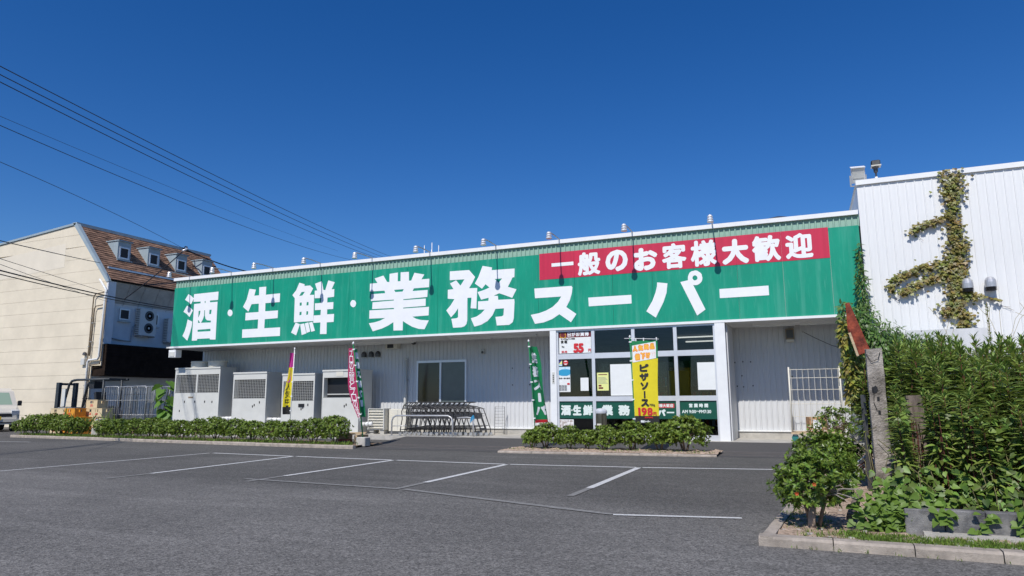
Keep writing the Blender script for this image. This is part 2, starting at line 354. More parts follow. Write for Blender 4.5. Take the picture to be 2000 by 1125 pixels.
LETTERS = [
 [[[(-22.53,5.53),(-22.41,5.48),(-22.21,5.34),(-22.35,5.11),(-22.49,5.21),(-22.69,5.31)]],[[(-22.56,5.07),(-22.4,5.0),(-22.22,4.86),(-22.38,4.6),(-22.55,4.74),(-22.73,4.83)]],[[(-22.47,4.51),(-22.21,4.41),(-22.23,4.21),(-22.3,3.95),(-22.41,3.66),(-22.69,3.86),(-22.59,4.04),(-22.52,4.26)]],[[(-22.22,5.51),(-20.93,5.53),(-20.93,5.2),(-21.35,5.2),(-21.34,5.13),(-20.95,5.13),(-20.93,3.65),(-21.22,3.66),(-21.24,3.71),(-21.89,3.71),(-21.89,3.65),(-22.17,3.65),(-22.18,5.11),(-21.84,5.12),(-21.84,5.19),(-22.22,5.2)],[(-21.62,5.2),(-21.58,5.2),(-21.58,5.12),(-21.62,5.12)],[(-21.91,4.82),(-21.82,4.82),(-21.83,4.7),(-21.91,4.55)],[(-21.34,4.83),(-21.23,4.83),(-21.25,4.66),(-21.34,4.66)],[(-21.61,4.83),(-21.58,4.83),(-21.57,4.63),(-21.52,4.49),(-21.43,4.42),(-21.23,4.4),(-21.24,4.33),(-21.75,4.34),(-21.65,4.48),(-21.61,4.61)],[(-21.91,4.47),(-21.79,4.35),(-21.8,4.34),(-21.9,4.34)],[(-21.9,4.07),(-21.23,4.08),(-21.22,3.99),(-21.89,3.99)]]],
 [[[(-19.37,5.53),(-19.05,5.48),(-19.11,5.25),(-18.88,5.25),(-18.89,5.56),(-18.55,5.56),(-18.55,5.25),(-17.87,5.26),(-17.87,4.93),(-18.55,4.93),(-18.54,4.62),(-17.93,4.62),(-17.93,4.33),(-18.54,4.32),(-18.54,3.98),(-17.79,3.98),(-17.78,3.66),(-19.6,3.66),(-19.61,3.98),(-18.86,3.98),(-18.86,4.33),(-19.49,4.32),(-19.49,4.61),(-18.86,4.61),(-18.87,4.93),(-19.22,4.93),(-19.36,4.65),(-19.64,4.85),(-19.48,5.12)]]],
 [[[(-16.99,5.6),(-16.74,5.52),(-16.75,5.46),(-16.49,5.46),(-16.35,5.34),(-16.49,5.11),(-16.29,5.1),(-16.28,4.14),(-17.16,4.13),(-17.17,5.03),(-17.29,5.15),(-17.12,5.33)],[(-16.87,5.24),(-16.72,5.24),(-16.83,5.11),(-16.97,5.1)],[(-16.93,4.85),(-16.84,4.85),(-16.84,4.74),(-16.93,4.73)],[(-16.61,4.85),(-16.53,4.85),(-16.53,4.73),(-16.62,4.73)],[(-16.92,4.5),(-16.83,4.51),(-16.83,4.39),(-16.92,4.38)],[(-16.61,4.51),(-16.53,4.51),(-16.53,4.39),(-16.61,4.38)]],[[(-17.08,4.12),(-16.88,4.05),(-17.03,3.65),(-17.27,3.76)]],[[(-16.87,4.05),(-16.69,4.07),(-16.57,3.7),(-16.78,3.65)]],[[(-16.66,4.07),(-16.5,4.1),(-16.4,3.76),(-16.56,3.72)]],[[(-16.47,4.09),(-16.32,4.11),(-16.19,3.78),(-16.35,3.75)]],[[(-16.27,5.51),(-15.97,5.58),(-15.88,5.25),(-15.8,5.24),(-15.68,5.59),(-15.39,5.5),(-15.52,5.25),(-15.4,5.25),(-15.4,4.97),(-15.69,4.96),(-15.69,4.78),(-15.42,4.78),(-15.42,4.53),(-15.68,4.53),(-15.68,4.35),(-15.37,4.35),(-15.38,4.06),(-15.68,4.06),(-15.67,3.64),(-15.96,3.65),(-15.96,4.07),(-16.28,4.07),(-16.27,4.34),(-15.97,4.34),(-15.96,4.53),(-16.23,4.53),(-16.24,4.78),(-15.97,4.78),(-15.96,4.96),(-16.26,4.97),(-16.27,5.25),(-16.16,5.25)]]],
 [[[(-13.69,5.51),(-13.33,5.59),(-13.17,5.35),(-13.08,5.34),(-13.08,5.63),(-12.74,5.65),(-12.74,5.34),(-12.63,5.34),(-12.63,5.65),(-12.3,5.64),(-12.29,5.33),(-12.2,5.33),(-12.08,5.59),(-11.69,5.5),(-11.8,5.34),(-11.49,5.34),(-11.5,5.05),(-12.09,5.05),(-12.14,4.96),(-11.55,4.96),(-11.56,4.72),(-12.5,4.7),(-12.5,4.67),(-11.62,4.67),(-11.62,4.42),(-12.5,4.41),(-12.5,4.38),(-11.49,4.38),(-11.5,4.09),(-12.13,4.08),(-11.98,4.0),(-11.79,3.95),(-11.49,3.92),(-11.65,3.63),(-11.87,3.65),(-12.14,3.74),(-12.36,3.86),(-12.5,3.95),(-12.5,3.63),(-12.87,3.64),(-12.88,3.93),(-13.09,3.82),(-13.34,3.73),(-13.71,3.65),(-13.88,3.94),(-13.65,3.96),(-13.42,4.01),(-13.22,4.09),(-13.87,4.1),(-13.87,4.39),(-12.87,4.38),(-12.87,4.42),(-13.76,4.43),(-13.75,4.67),(-12.88,4.68),(-12.88,4.71),(-13.82,4.72),(-13.81,4.96),(-13.24,4.96),(-13.27,5.05),(-13.88,5.06),(-13.88,5.34),(-13.57,5.34)],[(-12.88,5.05),(-12.49,5.05),(-12.54,4.97),(-12.83,4.97)]]],
 [[[(-10.71,5.53),(-9.99,5.52),(-9.77,5.27),(-9.86,5.1),(-9.99,4.91),(-9.69,4.9),(-9.72,4.22),(-9.93,4.24),(-9.9,4.59),(-10.05,4.59),(-10.05,3.85),(-10.08,3.73),(-10.15,3.66),(-10.27,3.63),(-10.57,3.63),(-10.64,3.93),(-10.45,3.94),(-10.39,3.97),(-10.39,4.27),(-10.5,4.12),(-10.65,3.98),(-10.83,4.22),(-10.68,4.37),(-10.53,4.58),(-10.78,4.61),(-10.78,4.91),(-10.57,4.92),(-10.7,5.12),(-10.47,5.21),(-10.31,5.02),(-10.16,5.22),(-10.71,5.23)]],[[(-9.5,5.62),(-9.16,5.54),(-9.17,5.45),(-8.36,5.44),(-8.37,5.16),(-8.44,5.15),(-8.51,5.01),(-8.6,4.86),(-8.3,4.76),(-8.45,4.49),(-8.74,4.61),(-8.91,4.67),(-9.1,4.6),(-8.95,4.59),(-8.94,4.46),(-8.38,4.45),(-8.37,4.36),(-8.4,3.83),(-8.44,3.71),(-8.56,3.63),(-8.99,3.63),(-9.04,3.91),(-8.81,3.92),(-8.76,3.95),(-8.74,4.17),(-9.04,4.17),(-9.14,3.97),(-9.32,3.79),(-9.55,3.68),(-9.79,3.63),(-9.92,3.91),(-9.71,3.96),(-9.55,4.05),(-9.42,4.17),(-9.66,4.18),(-9.66,4.45),(-9.29,4.45),(-9.28,4.55),(-9.55,4.5),(-9.68,4.76),(-9.46,4.81),(-9.25,4.88),(-9.39,5.0),(-9.52,4.86),(-9.78,5.05),(-9.65,5.26)],[(-9.06,5.15),(-8.8,5.15),(-8.93,5.01)]]],
 [[[(-7.69,4.74),(-6.46,4.74),(-6.43,4.69),(-6.45,4.52),(-6.52,4.3),(-6.64,4.09),(-6.32,3.86),(-6.5,3.61),(-6.87,3.88),(-7.11,3.74),(-7.39,3.65),(-7.68,3.62),(-7.82,3.91),(-7.54,3.95),(-7.3,4.02),(-7.09,4.12),(-6.91,4.27),(-6.8,4.43),(-7.67,4.43)]]],
 [[[(-5.93,4.34),(-4.6,4.34),(-4.6,4.08),(-5.92,4.07)]]],
 [[[(-3.82,4.66),(-3.52,4.61),(-3.56,4.33),(-3.66,4.06),(-3.9,3.62),(-4.17,3.82),(-3.98,4.12),(-3.88,4.36),(-3.83,4.54)]],[[(-3.15,4.62),(-2.92,4.66),(-2.79,4.51),(-2.48,3.78),(-2.72,3.62)]],[[(-2.52,4.7),(-2.53,4.64),(-2.55,4.59),(-2.59,4.55),(-2.63,4.52),(-2.68,4.5),(-2.74,4.5),(-2.79,4.51),(-2.84,4.54),(-2.88,4.57),(-2.91,4.62),(-2.93,4.67),(-2.93,4.73),(-2.92,4.78),(-2.9,4.83),(-2.87,4.88),(-2.82,4.91),(-2.77,4.92),(-2.72,4.93),(-2.66,4.92),(-2.62,4.89),(-2.57,4.85),(-2.54,4.81),(-2.53,4.75)],[(-2.66,4.71),(-2.66,4.69),(-2.67,4.67),(-2.68,4.66),(-2.7,4.65),(-2.71,4.64),(-2.73,4.64),(-2.75,4.64),(-2.77,4.65),(-2.78,4.67),(-2.79,4.68),(-2.8,4.7),(-2.8,4.72),(-2.79,4.74),(-2.79,4.75),(-2.77,4.77),(-2.76,4.78),(-2.74,4.78),(-2.72,4.79),(-2.71,4.78),(-2.69,4.77),(-2.68,4.76),(-2.67,4.75),(-2.66,4.73)]]],
 [[[(-2.07,4.34),(-0.76,4.35),(-0.76,4.08),(-2.07,4.08)]]],
 [[[(-20.15,4.65),(-20.15,4.6),(-20.18,4.56),(-20.21,4.53),(-20.26,4.52),(-20.31,4.53),(-20.36,4.57),(-20.39,4.61),(-20.4,4.66),(-20.39,4.71),(-20.37,4.75),(-20.33,4.78),(-20.28,4.78),(-20.23,4.77),(-20.19,4.74),(-20.16,4.7)]]],
 [[[(-14.44,4.67),(-14.45,4.62),(-14.47,4.58),(-14.51,4.55),(-14.56,4.54),(-14.61,4.56),(-14.65,4.59),(-14.68,4.63),(-14.69,4.68),(-14.68,4.73),(-14.65,4.77),(-14.62,4.8),(-14.57,4.8),(-14.52,4.79),(-14.48,4.76),(-14.45,4.72)]]],
]
# ============================================================ SETTING
g = MB(); g.quad((-600, -400, 0), (600, -400, 0), (600, 900, 0), (-600, 900, 0))
g.build('parking_lot', 'asphalt', kind='structure')
LZ = [.004]
def line(a, b, w, m='line'):
    LZ[0] += .0002; z = LZ[0]; rl = random.Random(int(LZ[0]*1e5))
    a, b = Vector((*a, z)), Vector((*b, z)); d = (b-a).normalized(); n = Vector((-d.y, d.x, 0))*w/2
    mb = MB(); k = 10 if m == 'line' else 60
    for i in range(k):
        p, q = a.lerp(b, i/k), a.lerp(b, (i+1)/k); mb.quad(p-n, q-n, q+n, p+n)
    mb.build('parking_line', m, kind='structure')
pts = [(-13.78, -6.75), (-11.04, -6.93), (-8.25, -7.06), (-5.56, -7.15), (-2.97, -6.93), (-.35, -6.47)]
for a, b in zip(pts, pts[1:]): line((a[0]+.06, a[1]), (b[0]-.06, b[1]), .11)
for (a, b), k in zip([(pts[0], (-13.98, -11.58)), (pts[1], (-10.87, -10.9)), (pts[2], (-8.30, -10.4)), (pts[3], (-5.54, -10.4)), (pts[4], (-2.96, -10.2))], range(5)):
    line((a[0], a[1]-.06), b, .11 if k else .08)
    line(b, (b[0], b[1]-.9), .10, 'lineworn')
line((-2.05, -12.36), (-.72, -12.1), .085); line((-2.9, -12.1), (-2.06, -12.34), .085, 'lineworn')
line((-8.6, -11.0), (-5.5, -11.25), .10, 'lineworn'); line((-5.4, -11.26), (-2.2, -12.3), .11, 'lineworn')
line((-25.0, -5.2), (-23.4, -5.05), .09)

def strip(name, m, pts0, pts1, z0, z1, k=1):
    mb = MB()
    for (a, b), (c, d) in zip(zip(pts0, pts0[1:]), zip(pts1, pts1[1:])): mb.quad((*a, z0), (*b, z0), (*d, z1), (*c, z1))
    return mb.build(name, m, kind='structure')
mb = MB(); mb.box(-23.9, 1.9, -.32, 7, -.2, .12); mb.build('sidewalk', 'concrete', kind='structure')
strip('asphalt_ramp', 'asphalt2', [(-12.1, -2.1), (1.0, -2.0)], [(-12.1, -.325), (1.0, -.325)], .005, .118)
strip('apron', 'asphalt2', [(-11.5, -4.35), (0, -3.9)], [(-12.1, -2.1), (1.0, -2.0)], .0045, .005)
for y, w in ((-2.45, .16), (-2.9, .07), (-3.45, .10)):
    mb = MB(); mb.box(-11.6, .1, y-w/2, y+w/2, .0, .012); mb.build('gutter', 'gutter', kind='structure')

def kerb(pts, w, h, seg, m='kerb', label=None):
    root = bpy.data.objects.new('kerb', None); COL.objects.link(root); tag(root, kind='structure')
    for a, b in zip(pts, pts[1:]):
        a, b = Vector((*a, 0)), Vector((*b, 0)); L = (b-a).length; d = (b-a)/L; n = Vector((-d.y, d.x, 0)); k = max(1, round(L/seg))
        for i in range(k):
            p, q = a+d*(L*i/k+.004), a+d*(L*(i+1)/k-.004); j = random.uniform(-.004, .004)
            mb = MB(); c = .02
            prof = [(0, -.1), (0, h-c+j), (c, h+j), (w, h+j), (w, -.1)]
            V = [p+n*x+Vector((0, 0, z)) for x, z in prof]+[q+n*x+Vector((0, 0, z)) for x, z in prof]
            mb.add(V, [(0, 1, 6, 5), (1, 2, 7, 6), (2, 3, 8, 7), (3, 4, 9, 8), (4, 3, 2, 1, 0), (5, 6, 7, 8, 9)])
            mb.build('kerb_stone', m, root)
    return root
kerb([(-27.6, -3.12), (-22.9, -3.45), (-19.3, -3.85), (-11.2, -4.45)], .12, .09, .9)
kerb([(-7.0, -4.42), (-4.4, -4.28), (-1.9, -4.05)], .10, .05, .9)
kerb([(-.47, -13.48), (9, -13.62)], .14, .085, .60)
kerb([(-.02, -3.0), (-.10, -8.0), (-.25, -10.9), (-.468, -13.475)], .12, .085, .60)
def bump_sheet(name, m, x0, x1, fy0, fy1, nx, ny, z, amp, kind='structure', seed=1):
    rr = random.Random(seed); mb = MB(); V = []
    for i in range(nx+1):
        x = x0+(x1-x0)*i/nx
        for j in range(ny+1):
            y = fy0(x)+(fy1(x)-fy0(x))*j/ny; V.append((x, y, z+amp*(rr.random()-.4)*(0 if j in (0,) else 1)))
    mb.add(V, [(i*(ny+1)+j, (i+1)*(ny+1)+j, (i+1)*(ny+1)+j+1, i*(ny+1)+j+1) for i in range(nx) for j in range(ny)], True)
    return mb.build(name, m, kind=kind)
def ip(tab): return lambda x: float(np.interp(x, [a for a, b in tab], [b for a, b in tab]))
kl = ip([(-27.6, -3.10), (-22.9, -3.43), (-19.3, -3.83), (-11.2, -4.43)])
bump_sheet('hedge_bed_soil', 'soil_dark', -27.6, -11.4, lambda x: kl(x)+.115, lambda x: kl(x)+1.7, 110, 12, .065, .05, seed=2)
km = ip([(-7.0, -4.42), (-4.4, -4.28), (-1.9, -4.05)])
bump_sheet('entrance_bed_soil', 'soil', -7.0, -1.9, lambda x: km(x)+.095, lambda x: km(x)+1.35, 60, 16, .055, .05, seed=3)
kr = ip([(-.5, -13.475), (9, -13.615)])
kx = ip([(-13.5, -.468), (-10.9, -.25), (-8.0, -.10), (-3, -.02)])
mb = MB(); rr = random.Random(4); V = []; ys = [(-13.36+i*(10.4/84)) for i in range(85)]; nx = 40
for y in ys:
    xl = kx(y)+.125
    for i in range(nx+1):
        x = xl+(8-xl)*(i/nx)**1.6; yy = max(y, kr(x)+.15)
        hump = .16*max(0, min(1, (yy+12.8)/.12)) if x > .72 else 0
        V.append((x, yy, .045+.045*rr.random()+hump))
mb.add(V, [(j*(nx+1)+i, j*(nx+1)+i+1, (j+1)*(nx+1)+i+1, (j+1)*(nx+1)+i) for j in range(len(ys)-1) for i in range(nx)], True)
mb.build('island_soil', 'soil', kind='structure')

# ============================================================ STORE
store = thing('store_building', 'long white corrugated supermarket with a glazed entrance and green fascia', 'store', (-11, 2, 0))
mb = MB()   # body walls behind the cladding, roof, fascia box
mb.box(-23.58, -7.24, 1.93, 14, .12, 3.42); mb.box(-1.98, 1.58, 1.93, 14, .12, 3.42)
mb.box(-7.24, -1.98, 6.0, 14, .12, 3.42)
mb.build('wall', 'siding', store)
MB().box(-23.3, 1.56, .06, 16, 5.9, 6.10).build('roof', 'soffit', store)
MB().box(-23.27, 1.56, .05, .10, 3.46, 6.0).build('fascia_frame', 'soffit', store)
MB().box(-23.6, 1.58, .06, 1.93, 3.40, 3.46).box(-7.2, -2.0, 1.93, 6.0, 3.40, 3.46).build('soffit', 'soffit', store)
MB().box(-23.33, 1.60, -.06, .16, 6.11, 6.23).build('cap_flashing', 'white', store)
MB().box(-23.33, 1.60, -.03, .05, 3.385, 3.455).build('bottom_flashing', 'white', store)
MB().box(-23.30, -23.26, .1, 16, 3.40, 6.1).build('end_wall', 'sage', store)
MB().box(-23.6, -7.24, 1.84, 1.92, .12, .31).box(-1.98, 1.58, 1.84, 1.92, .12, .31).build('foundation', 'concrete', store)
MB().box(-23.6, -7.24, 1.80, 1.90, .31, .345).box(-1.98, 1.58, 1.80, 1.90, .31, .345).build('sill_flashing', 'white', store)
def pan_mesh(name, m, w, z0, z1, rib, d):
    # one pan of ribbed cladding: flat field and a raised rib at its right edge
    prof = [(0, 0), (w-rib, 0), (w-rib*.8, -d), (w-rib*.25, -d), (w, 0), (w, .02), (0, .02)]
    return _pan(prof, name, m, z0, z1)
def _pan(prof, name, m, z0, z1):
    mb = MB(); n = len(prof); V = [(a, b, z0) for a, b in prof]+[(a, b, z1) for a, b in prof]
    mb.add(V, [(i, (i+1) % n, n+(i+1) % n, n+i) for i in range(n)]); return mb.mesh(name, m)
sl_ = Vector(store.location)
pm = pan_mesh('siding_panel', 'siding', .155, .345, 3.40, .05, .022)
x = -23.58
while x < 1.45:
    if not (-7.36 < x < -2.0): obj('siding_panel', pm, store, Vector((x, 1.90, 0))-sl_)
    x += .155
sm_ = pan_mesh('fascia_panel', 'sage', .15, 5.80, 6.115, .05, .034)
x = -23.28
while x < 1.50:
    obj('fascia_panel', sm_, store, Vector((x, .035, 0))-sl_); x += .15
for p, q in (((-7.19, -6.99), 'l'), ((-2.26, -1.985), 'r')):
    MB().box(p[0], p[1], -.02, .22, .12, 3.385).build('column', 'white', store)
MB().box(-7.235, -7.205, .2, 1.92, .12, 3.40).build('side_wall', 'siding', store)
MB().box(-1.975, -1.945, .2, 1.92, .12, 3.40).build('side_wall', 'siding', store)
# shopfront glazing
front = MB()
xs = [-6.985, -5.83, -4.605, -3.38, -2.265]
for z0, z1, y in ((2.49, 2.65, .04), (1.22, 1.36, .04), (.12, .27, .04), (3.33, 3.395, .05)):
    for a, b in zip(xs, xs[1:]): front.box(a+.05, b-.05, y, .14, z0, z1)
for xx in xs[1:-1]: front.box(xx-.05, xx+.05, .03, .15, .12, 3.39)
front.box(xs[0]-.005, xs[0]+.05, .035, .145, .12, 3.39); front.box(xs[-1]-.05, xs[-1]+.005, .035, .145, .12, 3.39)
fr = front.build('shopfront', 'alu', store)
for a, b in zip(xs, xs[1:]):
    for z0, z1 in ((.27, 1.22), (1.36, 2.49), (2.65, 3.33)):
        MB().box(a+.05, b-.05, .085, .093, z0, z1).build('pane', 'glass', fr)
# entrance lobby behind the glass
MB().box(-7.2, -2.0, .16, 6.0, .10, .124).build('lobby_floor', 'dark2', store)
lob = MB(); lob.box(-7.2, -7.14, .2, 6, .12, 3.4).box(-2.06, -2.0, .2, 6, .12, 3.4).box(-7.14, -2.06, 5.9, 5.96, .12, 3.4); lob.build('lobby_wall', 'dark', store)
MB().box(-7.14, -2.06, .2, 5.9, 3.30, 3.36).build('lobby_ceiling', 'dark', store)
inner = MB()
for xx in (-6.1, -5.2, -4.9, -3.9, -3.0, -2.7): inner.box(xx-.035, xx+.035, 1.55, 1.62, .12, 2.45)
inner.box(-7.1, -2.1, 1.55, 1.62, 2.45, 2.57); inner.box(-7.1, -2.1, 1.55, 1.62, 1.0, 1.06)
inr = inner.build('inner_door_frame', 'dark2', store)
for a, b in ((-6.06, -5.24), (-4.86, -3.94), (-3.86, -3.04)): MB().box(a, b, 1.58, 1.588, .15, 2.44).build('pane', 'glass', inr)
M['tube_lit'] = mat('lit_tube', (.9, .9, .9)); _b = M['tube_lit'].node_tree.nodes['Principled BSDF']; _b.inputs['Emission Color'].default_value = (1, 1, .95, 1); _b.inputs['Emission Strength'].default_value = 1.0
for yy in (2.6, 4.4):
    for xx in (-3.0,): MB().box(xx-.75, xx+.75, yy-.03, yy+.03, 3.22, 3.26).build('ceiling_lamp', 'tube_lit', store)
shelf = thing('store_shelf', 'stocked shelves deep inside the entrance lobby', 'shelf', (-4.5, 4.6, .12)); rs = random.Random(15)
MB().box(-6.6, -2.5, 4.95, 5.0, .12, 2.0).build('back_panel', 'dark2', shelf)
for k in range(4): MB().box(-6.6, -2.5, 4.5, 4.95, .35+.45*k, .38+.45*k).build('board', 'unit', shelf)
for m in ('red', 'paper', 'yellow', 'blue', 'cardboard', 'cloth_green'):
    mb = MB()
    for k in range(26):
        x = rs.uniform(-6.5, -2.7); z = .38+.45*rs.randrange(4); mb.box(x, x+.13, 4.55, 4.8, z, z+rs.uniform(.15, .32))
    mb.build('packets', m, shelf, kind='stuff')
# side window
win = MB()
win.box(-13.02, -11.0, 1.82, 1.92, 2.62, 2.70).box(-13.02, -11.0, 1.82, 1.92, 1.14, 1.2).box(-13.02, -12.96, 1.83, 1.92, 1.2, 2.62).box(-11.06, -11.0, 1.83, 1.92, 1.2, 2.62).box(-12.06, -11.99, 1.80, 1.91, 1.2, 2.62)
wo = win.build('window', 'alu', store)
MB().box(-12.96, -12.06, 1.855, 1.865, 1.2, 2.62).build('pane', mat('window_dark', (.02, .022, .024), .08, spec=.5), wo)
MB().box(-11.99, -11.06, 1.845, 1.855, 1.2, 2.62).build('pane', mat('window_frost', (.10, .125, .128), .18, spec=.5, var=.1, vs=2), wo)

for xx, zz in [(-9.25, 2.35), (-8.62, 2.35), (-9.25, 1.78), (-8.62, 1.78), (-1.93, 2.35), (-1.70, 2.37), (-1.48, 2.36), (-1.75, 1.95), (-1.72, 1.62), (-1.45, 1.65), (-1.9, 1.64), (-.35, 1.9)]: MB().box(xx-.016, xx+.016, 1.872, 1.878, zz-.02, zz+.02).build('hole', 'black', store)
for z_ in (.62, 1.75, 2.60):
    mb = MB(); x = -23.55
    while x < 1.45:
        if not (-7.36 < x < -2.0): mb.box(x+.128, x+.14, 1.870, 1.876, z_-.006, z_+.006)
        x += .31
    mb.build('screws', 'galv', store, kind='stuff')
# ------------------------------------------------------------ the big sign
sign = thing('store_sign', 'long green fascia sign with big white Japanese lettering and a red banner', 'shop sign', (-11, 0, 4.6))
edges = [-23.3]+[-21.96+1.2*k for k in range(20)]; edges = [e for e in edges if e < 1.2]+[1.59]
for a, b in zip(edges, edges[1:]): MB().box(a+.003, b-.003, 0.0, .03, 3.457, 5.82).build('sign_panel', 'sign_green', sign)
be = [-7.51]+[e for e in edges if -7.3 < e < .6]+[.84]
for a, b in zip(be, be[1:]): MB().box(a+.002, b-.002, -.008, -.001, 5.0, 5.84).build('banner_panel', 'sign_red', sign)
for polys in LETTERS:
    mb = MB()
    for k, rings in enumerate(polys): mb.poly(rings, lambda u, v, k=k: (u, -.006-.0004*k, v))
    mb.build('letter', 'letter', sign)
for ch, a, b, z0, z1 in [('一', -7.1, -6.38, 5.39, 5.5), ('般', -6.24, -5.52, 5.03, 5.76), ('の', -5.36, -4.67, 5.08, 5.75), ('お', -4.5, -3.78, 5.04, 5.73), ('客', -3.65, -2.94, 5.03, 5.79), ('様', -2.82, -2.09, 5.03, 5.8), ('大', -1.95, -1.22, 5.02, 5.75), ('歓', -1.13, -.38, 5.03, 5.77), ('迎', -.26, .44, 5.04, 5.75)]:
    mb = MB()
    if ch == '一': mb.quad((a, -.013, z0), (b, -.013, z0), (b, -.013, z1), (a, -.013, z1))
    else: put_glyph(mb, ch, a, b, z0, z1, lambda u, v, w: (u, -.012-w, v), .030 if ch not in 'のお大' else .042)
    mb.build('banner_letter', 'letter', sign)

# ------------------------------------------------------------ spotlights over the sign
proto = thing('sign_spotlight', 'spotlight', 'spotlight', (0, 0, 0), 'gooseneck spotlights along the fascia top')
MB().tube([(0, .08, .02), (0, -.08, .05), (0, -.6, .07), (0, -1.0, .06)], .018, 6).build('arm', 'galv', proto)
MB().box(-.05, .05, .02, .10, -.03, .06).build('bracket', 'galv', proto)
hd = MB(); hd.lathe((0, -1.04, -.16), [(.085, 0), (.095, .02), (.07, .06), (.085, .09), (.06, .13), (.075, .16), (.05, .21)], 14); hd.build('lamp_head', 'alu', proto)
what = ['over the left end of the green sign', 'above the first big white dot', 'above the second big character from the left', 'above the third big character from the left', 'above the left edge of the fourth big character',
        'just right of the roof antennas', 'above the fifth big character', 'above the left end of the red banner', 'above the third character of the red banner', 'above the sixth character of the red banner']
for i, (xx, wd) in enumerate(zip([-22.48, -20.29, -18.23, -16.04, -13.78, -11.46, -9.0, -6.82, -4.5, -2.17], what)):
    o = proto if i == 0 else copy_tree(proto)
    o.location = (xx, 0, 6.20); o.rotation_euler = (0, 0, random.uniform(-.09, .09)); o['label'] = 'silver gooseneck spotlight '+wd
def camera_box(loc, label, rz=0.0):
    t = thing('security_camera', label, 'camera', loc)
    MB().box(-.2, .16, -.06, .06, .13, .25).box(-.24, .18, -.075, .075, .25, .27).build('housing', 'white', t)
    MB().lathe((-.22, 0, .19), [(.05, -.0), (.05, .03)], 10, 'x').build('lens', 'black', t)
    MB().tube([(0, 0, -.16), (0, 0, .13)], .04, 8).build('post', 'alu', t); t.rotation_euler = (0, 0, rz); return t
camera_box((-19.33, -.02, 6.36), 'white security camera on the roof edge between two spotlights', .25)
an = MB()
t = thing('roof_antenna', 'thin white whip antennas standing on the store roof', 'antenna', (-13.2, 3.2, 6.1))
for xx, yy, hh in ((-13.46, 3.0, 1.2), (-13.25, 3.2, 1.05), (-13.12, 3.0, 1.28), (-12.93, 3.2, 1.2)): MB().tube([(xx, yy, 6.1), (xx, yy, 6.1+hh)], .014, 5).build('rod', 'pvc', t)
t = thing('roof_vent', 'low dark vent cowl on the store roof near the white building', 'roof vent', (-.45, 3, 6.1))
MB().lathe((-.45, 3, 6.1), [(.16, 0), (.16, .7), (.5, .72), (.42, .82), (.08, .92)], 12).build('cowl', 'steel_dark', t)

# ------------------------------------------------------------ under the canopy
def soffit_light(a, b, y, label):
    t = thing('soffit_light', label, 'light fixture', ((a+b)/2, y, 3.4), 'long white fixtures under the canopy')
    MB().box(a, b, y-.10, y+.10, 3.345, 3.40).build('housing', 'white', t)
    for k in range(2):
        m = (a+b)/2; MB().tube([((a, m)[k]+.06, y, 3.325), ((m, b)[k]-.06, y, 3.325)], .018, 6).build('tube', 'paper', t)
soffit_light(-15.5, -12.8, 1.3, 'long white light fixture under the canopy above the dark hood vents')
soffit_light(-11.2, -8.0, .95, 'long white light fixture under the canopy left of the entrance column')
soffit_light(-1.3, 1.1, 1.0, 'long white light fixture under the canopy at its right end')
for i, xx in enumerate((-15.33, -15.01, -14.71)):
    t = thing('hood_vent', ['left', 'middle', 'right'][i]+'most of three small dark hood vents on the siding' if i != 1 else 'middle one of three small dark hood vents on the siding', 'vent', (xx, 1.88, 2.95), 'small hood vents')
    MB().lathe((xx, 1.83, 2.90), [(.10, 0), (.105, .1), (.085, .17), (.04, .21), (.01, .22)], 12).build('hood', 'steel_dark', t)
    MB().box(xx-.12, xx+.12, 1.85, 1.885, 2.86, 2.90).build('flange', 'galv', t)
t = thing('canopy_speaker', 'beige box speaker with dark mouth under the canopy beside the vents', 'speaker', (-14.0, 1.7, 3.2))
MB().box(-14.25, -13.75, 1.62, 1.86, 3.17, 3.36).build('body', 'unit2', t); MB().box(-14.15, -13.9, 1.59, 1.621, 3.19, 3.33).build('grille', 'black', t)
t = thing('wall_sensor', 'small grey sensor box high on the siding right of the window', 'sensor', (-10.35, 1.85, 2.97))
MB().bev(-10.42, -10.28, 1.78, 1.88, 2.88, 3.05, .02).build('body', 'galv', t); MB().lathe((-10.35, 1.77, 2.93), [(.045, 0), (.03, -.02)][::-1], 10, 'y').build('eye', 'dark2', t)
t = thing('dome_camera', 'small dark dome camera hanging under the canopy near the window', 'camera', (-13.0, 1.6, 3.38))
MB().lathe((-13.0, 1.55, 3.27), [(.02, 0), (.08, .03), (.10, .08), (.10, .12)], 12).build('dome', 'black', t)
t = thing('downpipe', 'grey vertical pipe on the siding left of the sliding window', 'pipe', (-13.46, 1.8, .12))
MB().tube([(-13.46, 1.79, .15), (-13.46, 1.79, 2.76)], .055, 10).build('pipe', 'unit', t); MB().lathe((-13.46, 1.79, 2.74), [(.065, 0), (.065, .05), (.02, .09)], 10).build('cap', 'unit', t)
for z in (.9, 2.0): MB().box(-13.54, -13.38, 1.80, 1.88, z, z+.03).build('clamp', 'galv', t)
t = thing('wall_floodlight', 'brown floodlight with a pale lens on the right bay siding', 'light fixture', (-.33, 1.8, 3.2))
MB().bev(-.45, -.21, 1.70, 1.86, 2.98, 3.30, .02).build('body', 'pipe_brown', t); MB().box(-.42, -.24, 1.685, 1.70, 3.02, 3.26).build('lens', 'dark2', t); MB().box(-.43, -.23, 1.69, 1.86, 2.91, 2.975).build('shade', 'unit2', t)
t = thing('sagging_cable', 'dark cable sagging across the right bay siding', 'cable', (0, 1.8, 3))
MB().tube([(.03, 1.85, 3.2), (.35, 1.84, 3.0), (.75, 1.84, 2.78), (1.1, 1.84, 2.65)], .008, 5).build('cable', 'wire', t); MB().lathe((.03, 1.86, 3.2), [(.03, 0), (.03, -.04)][::-1], 8, 'y').build('hook', 'galv', t)
t = thing('end_speaker', 'white horn speaker box under the left end of the sign', 'speaker', (-23.2, .2, 3.2))
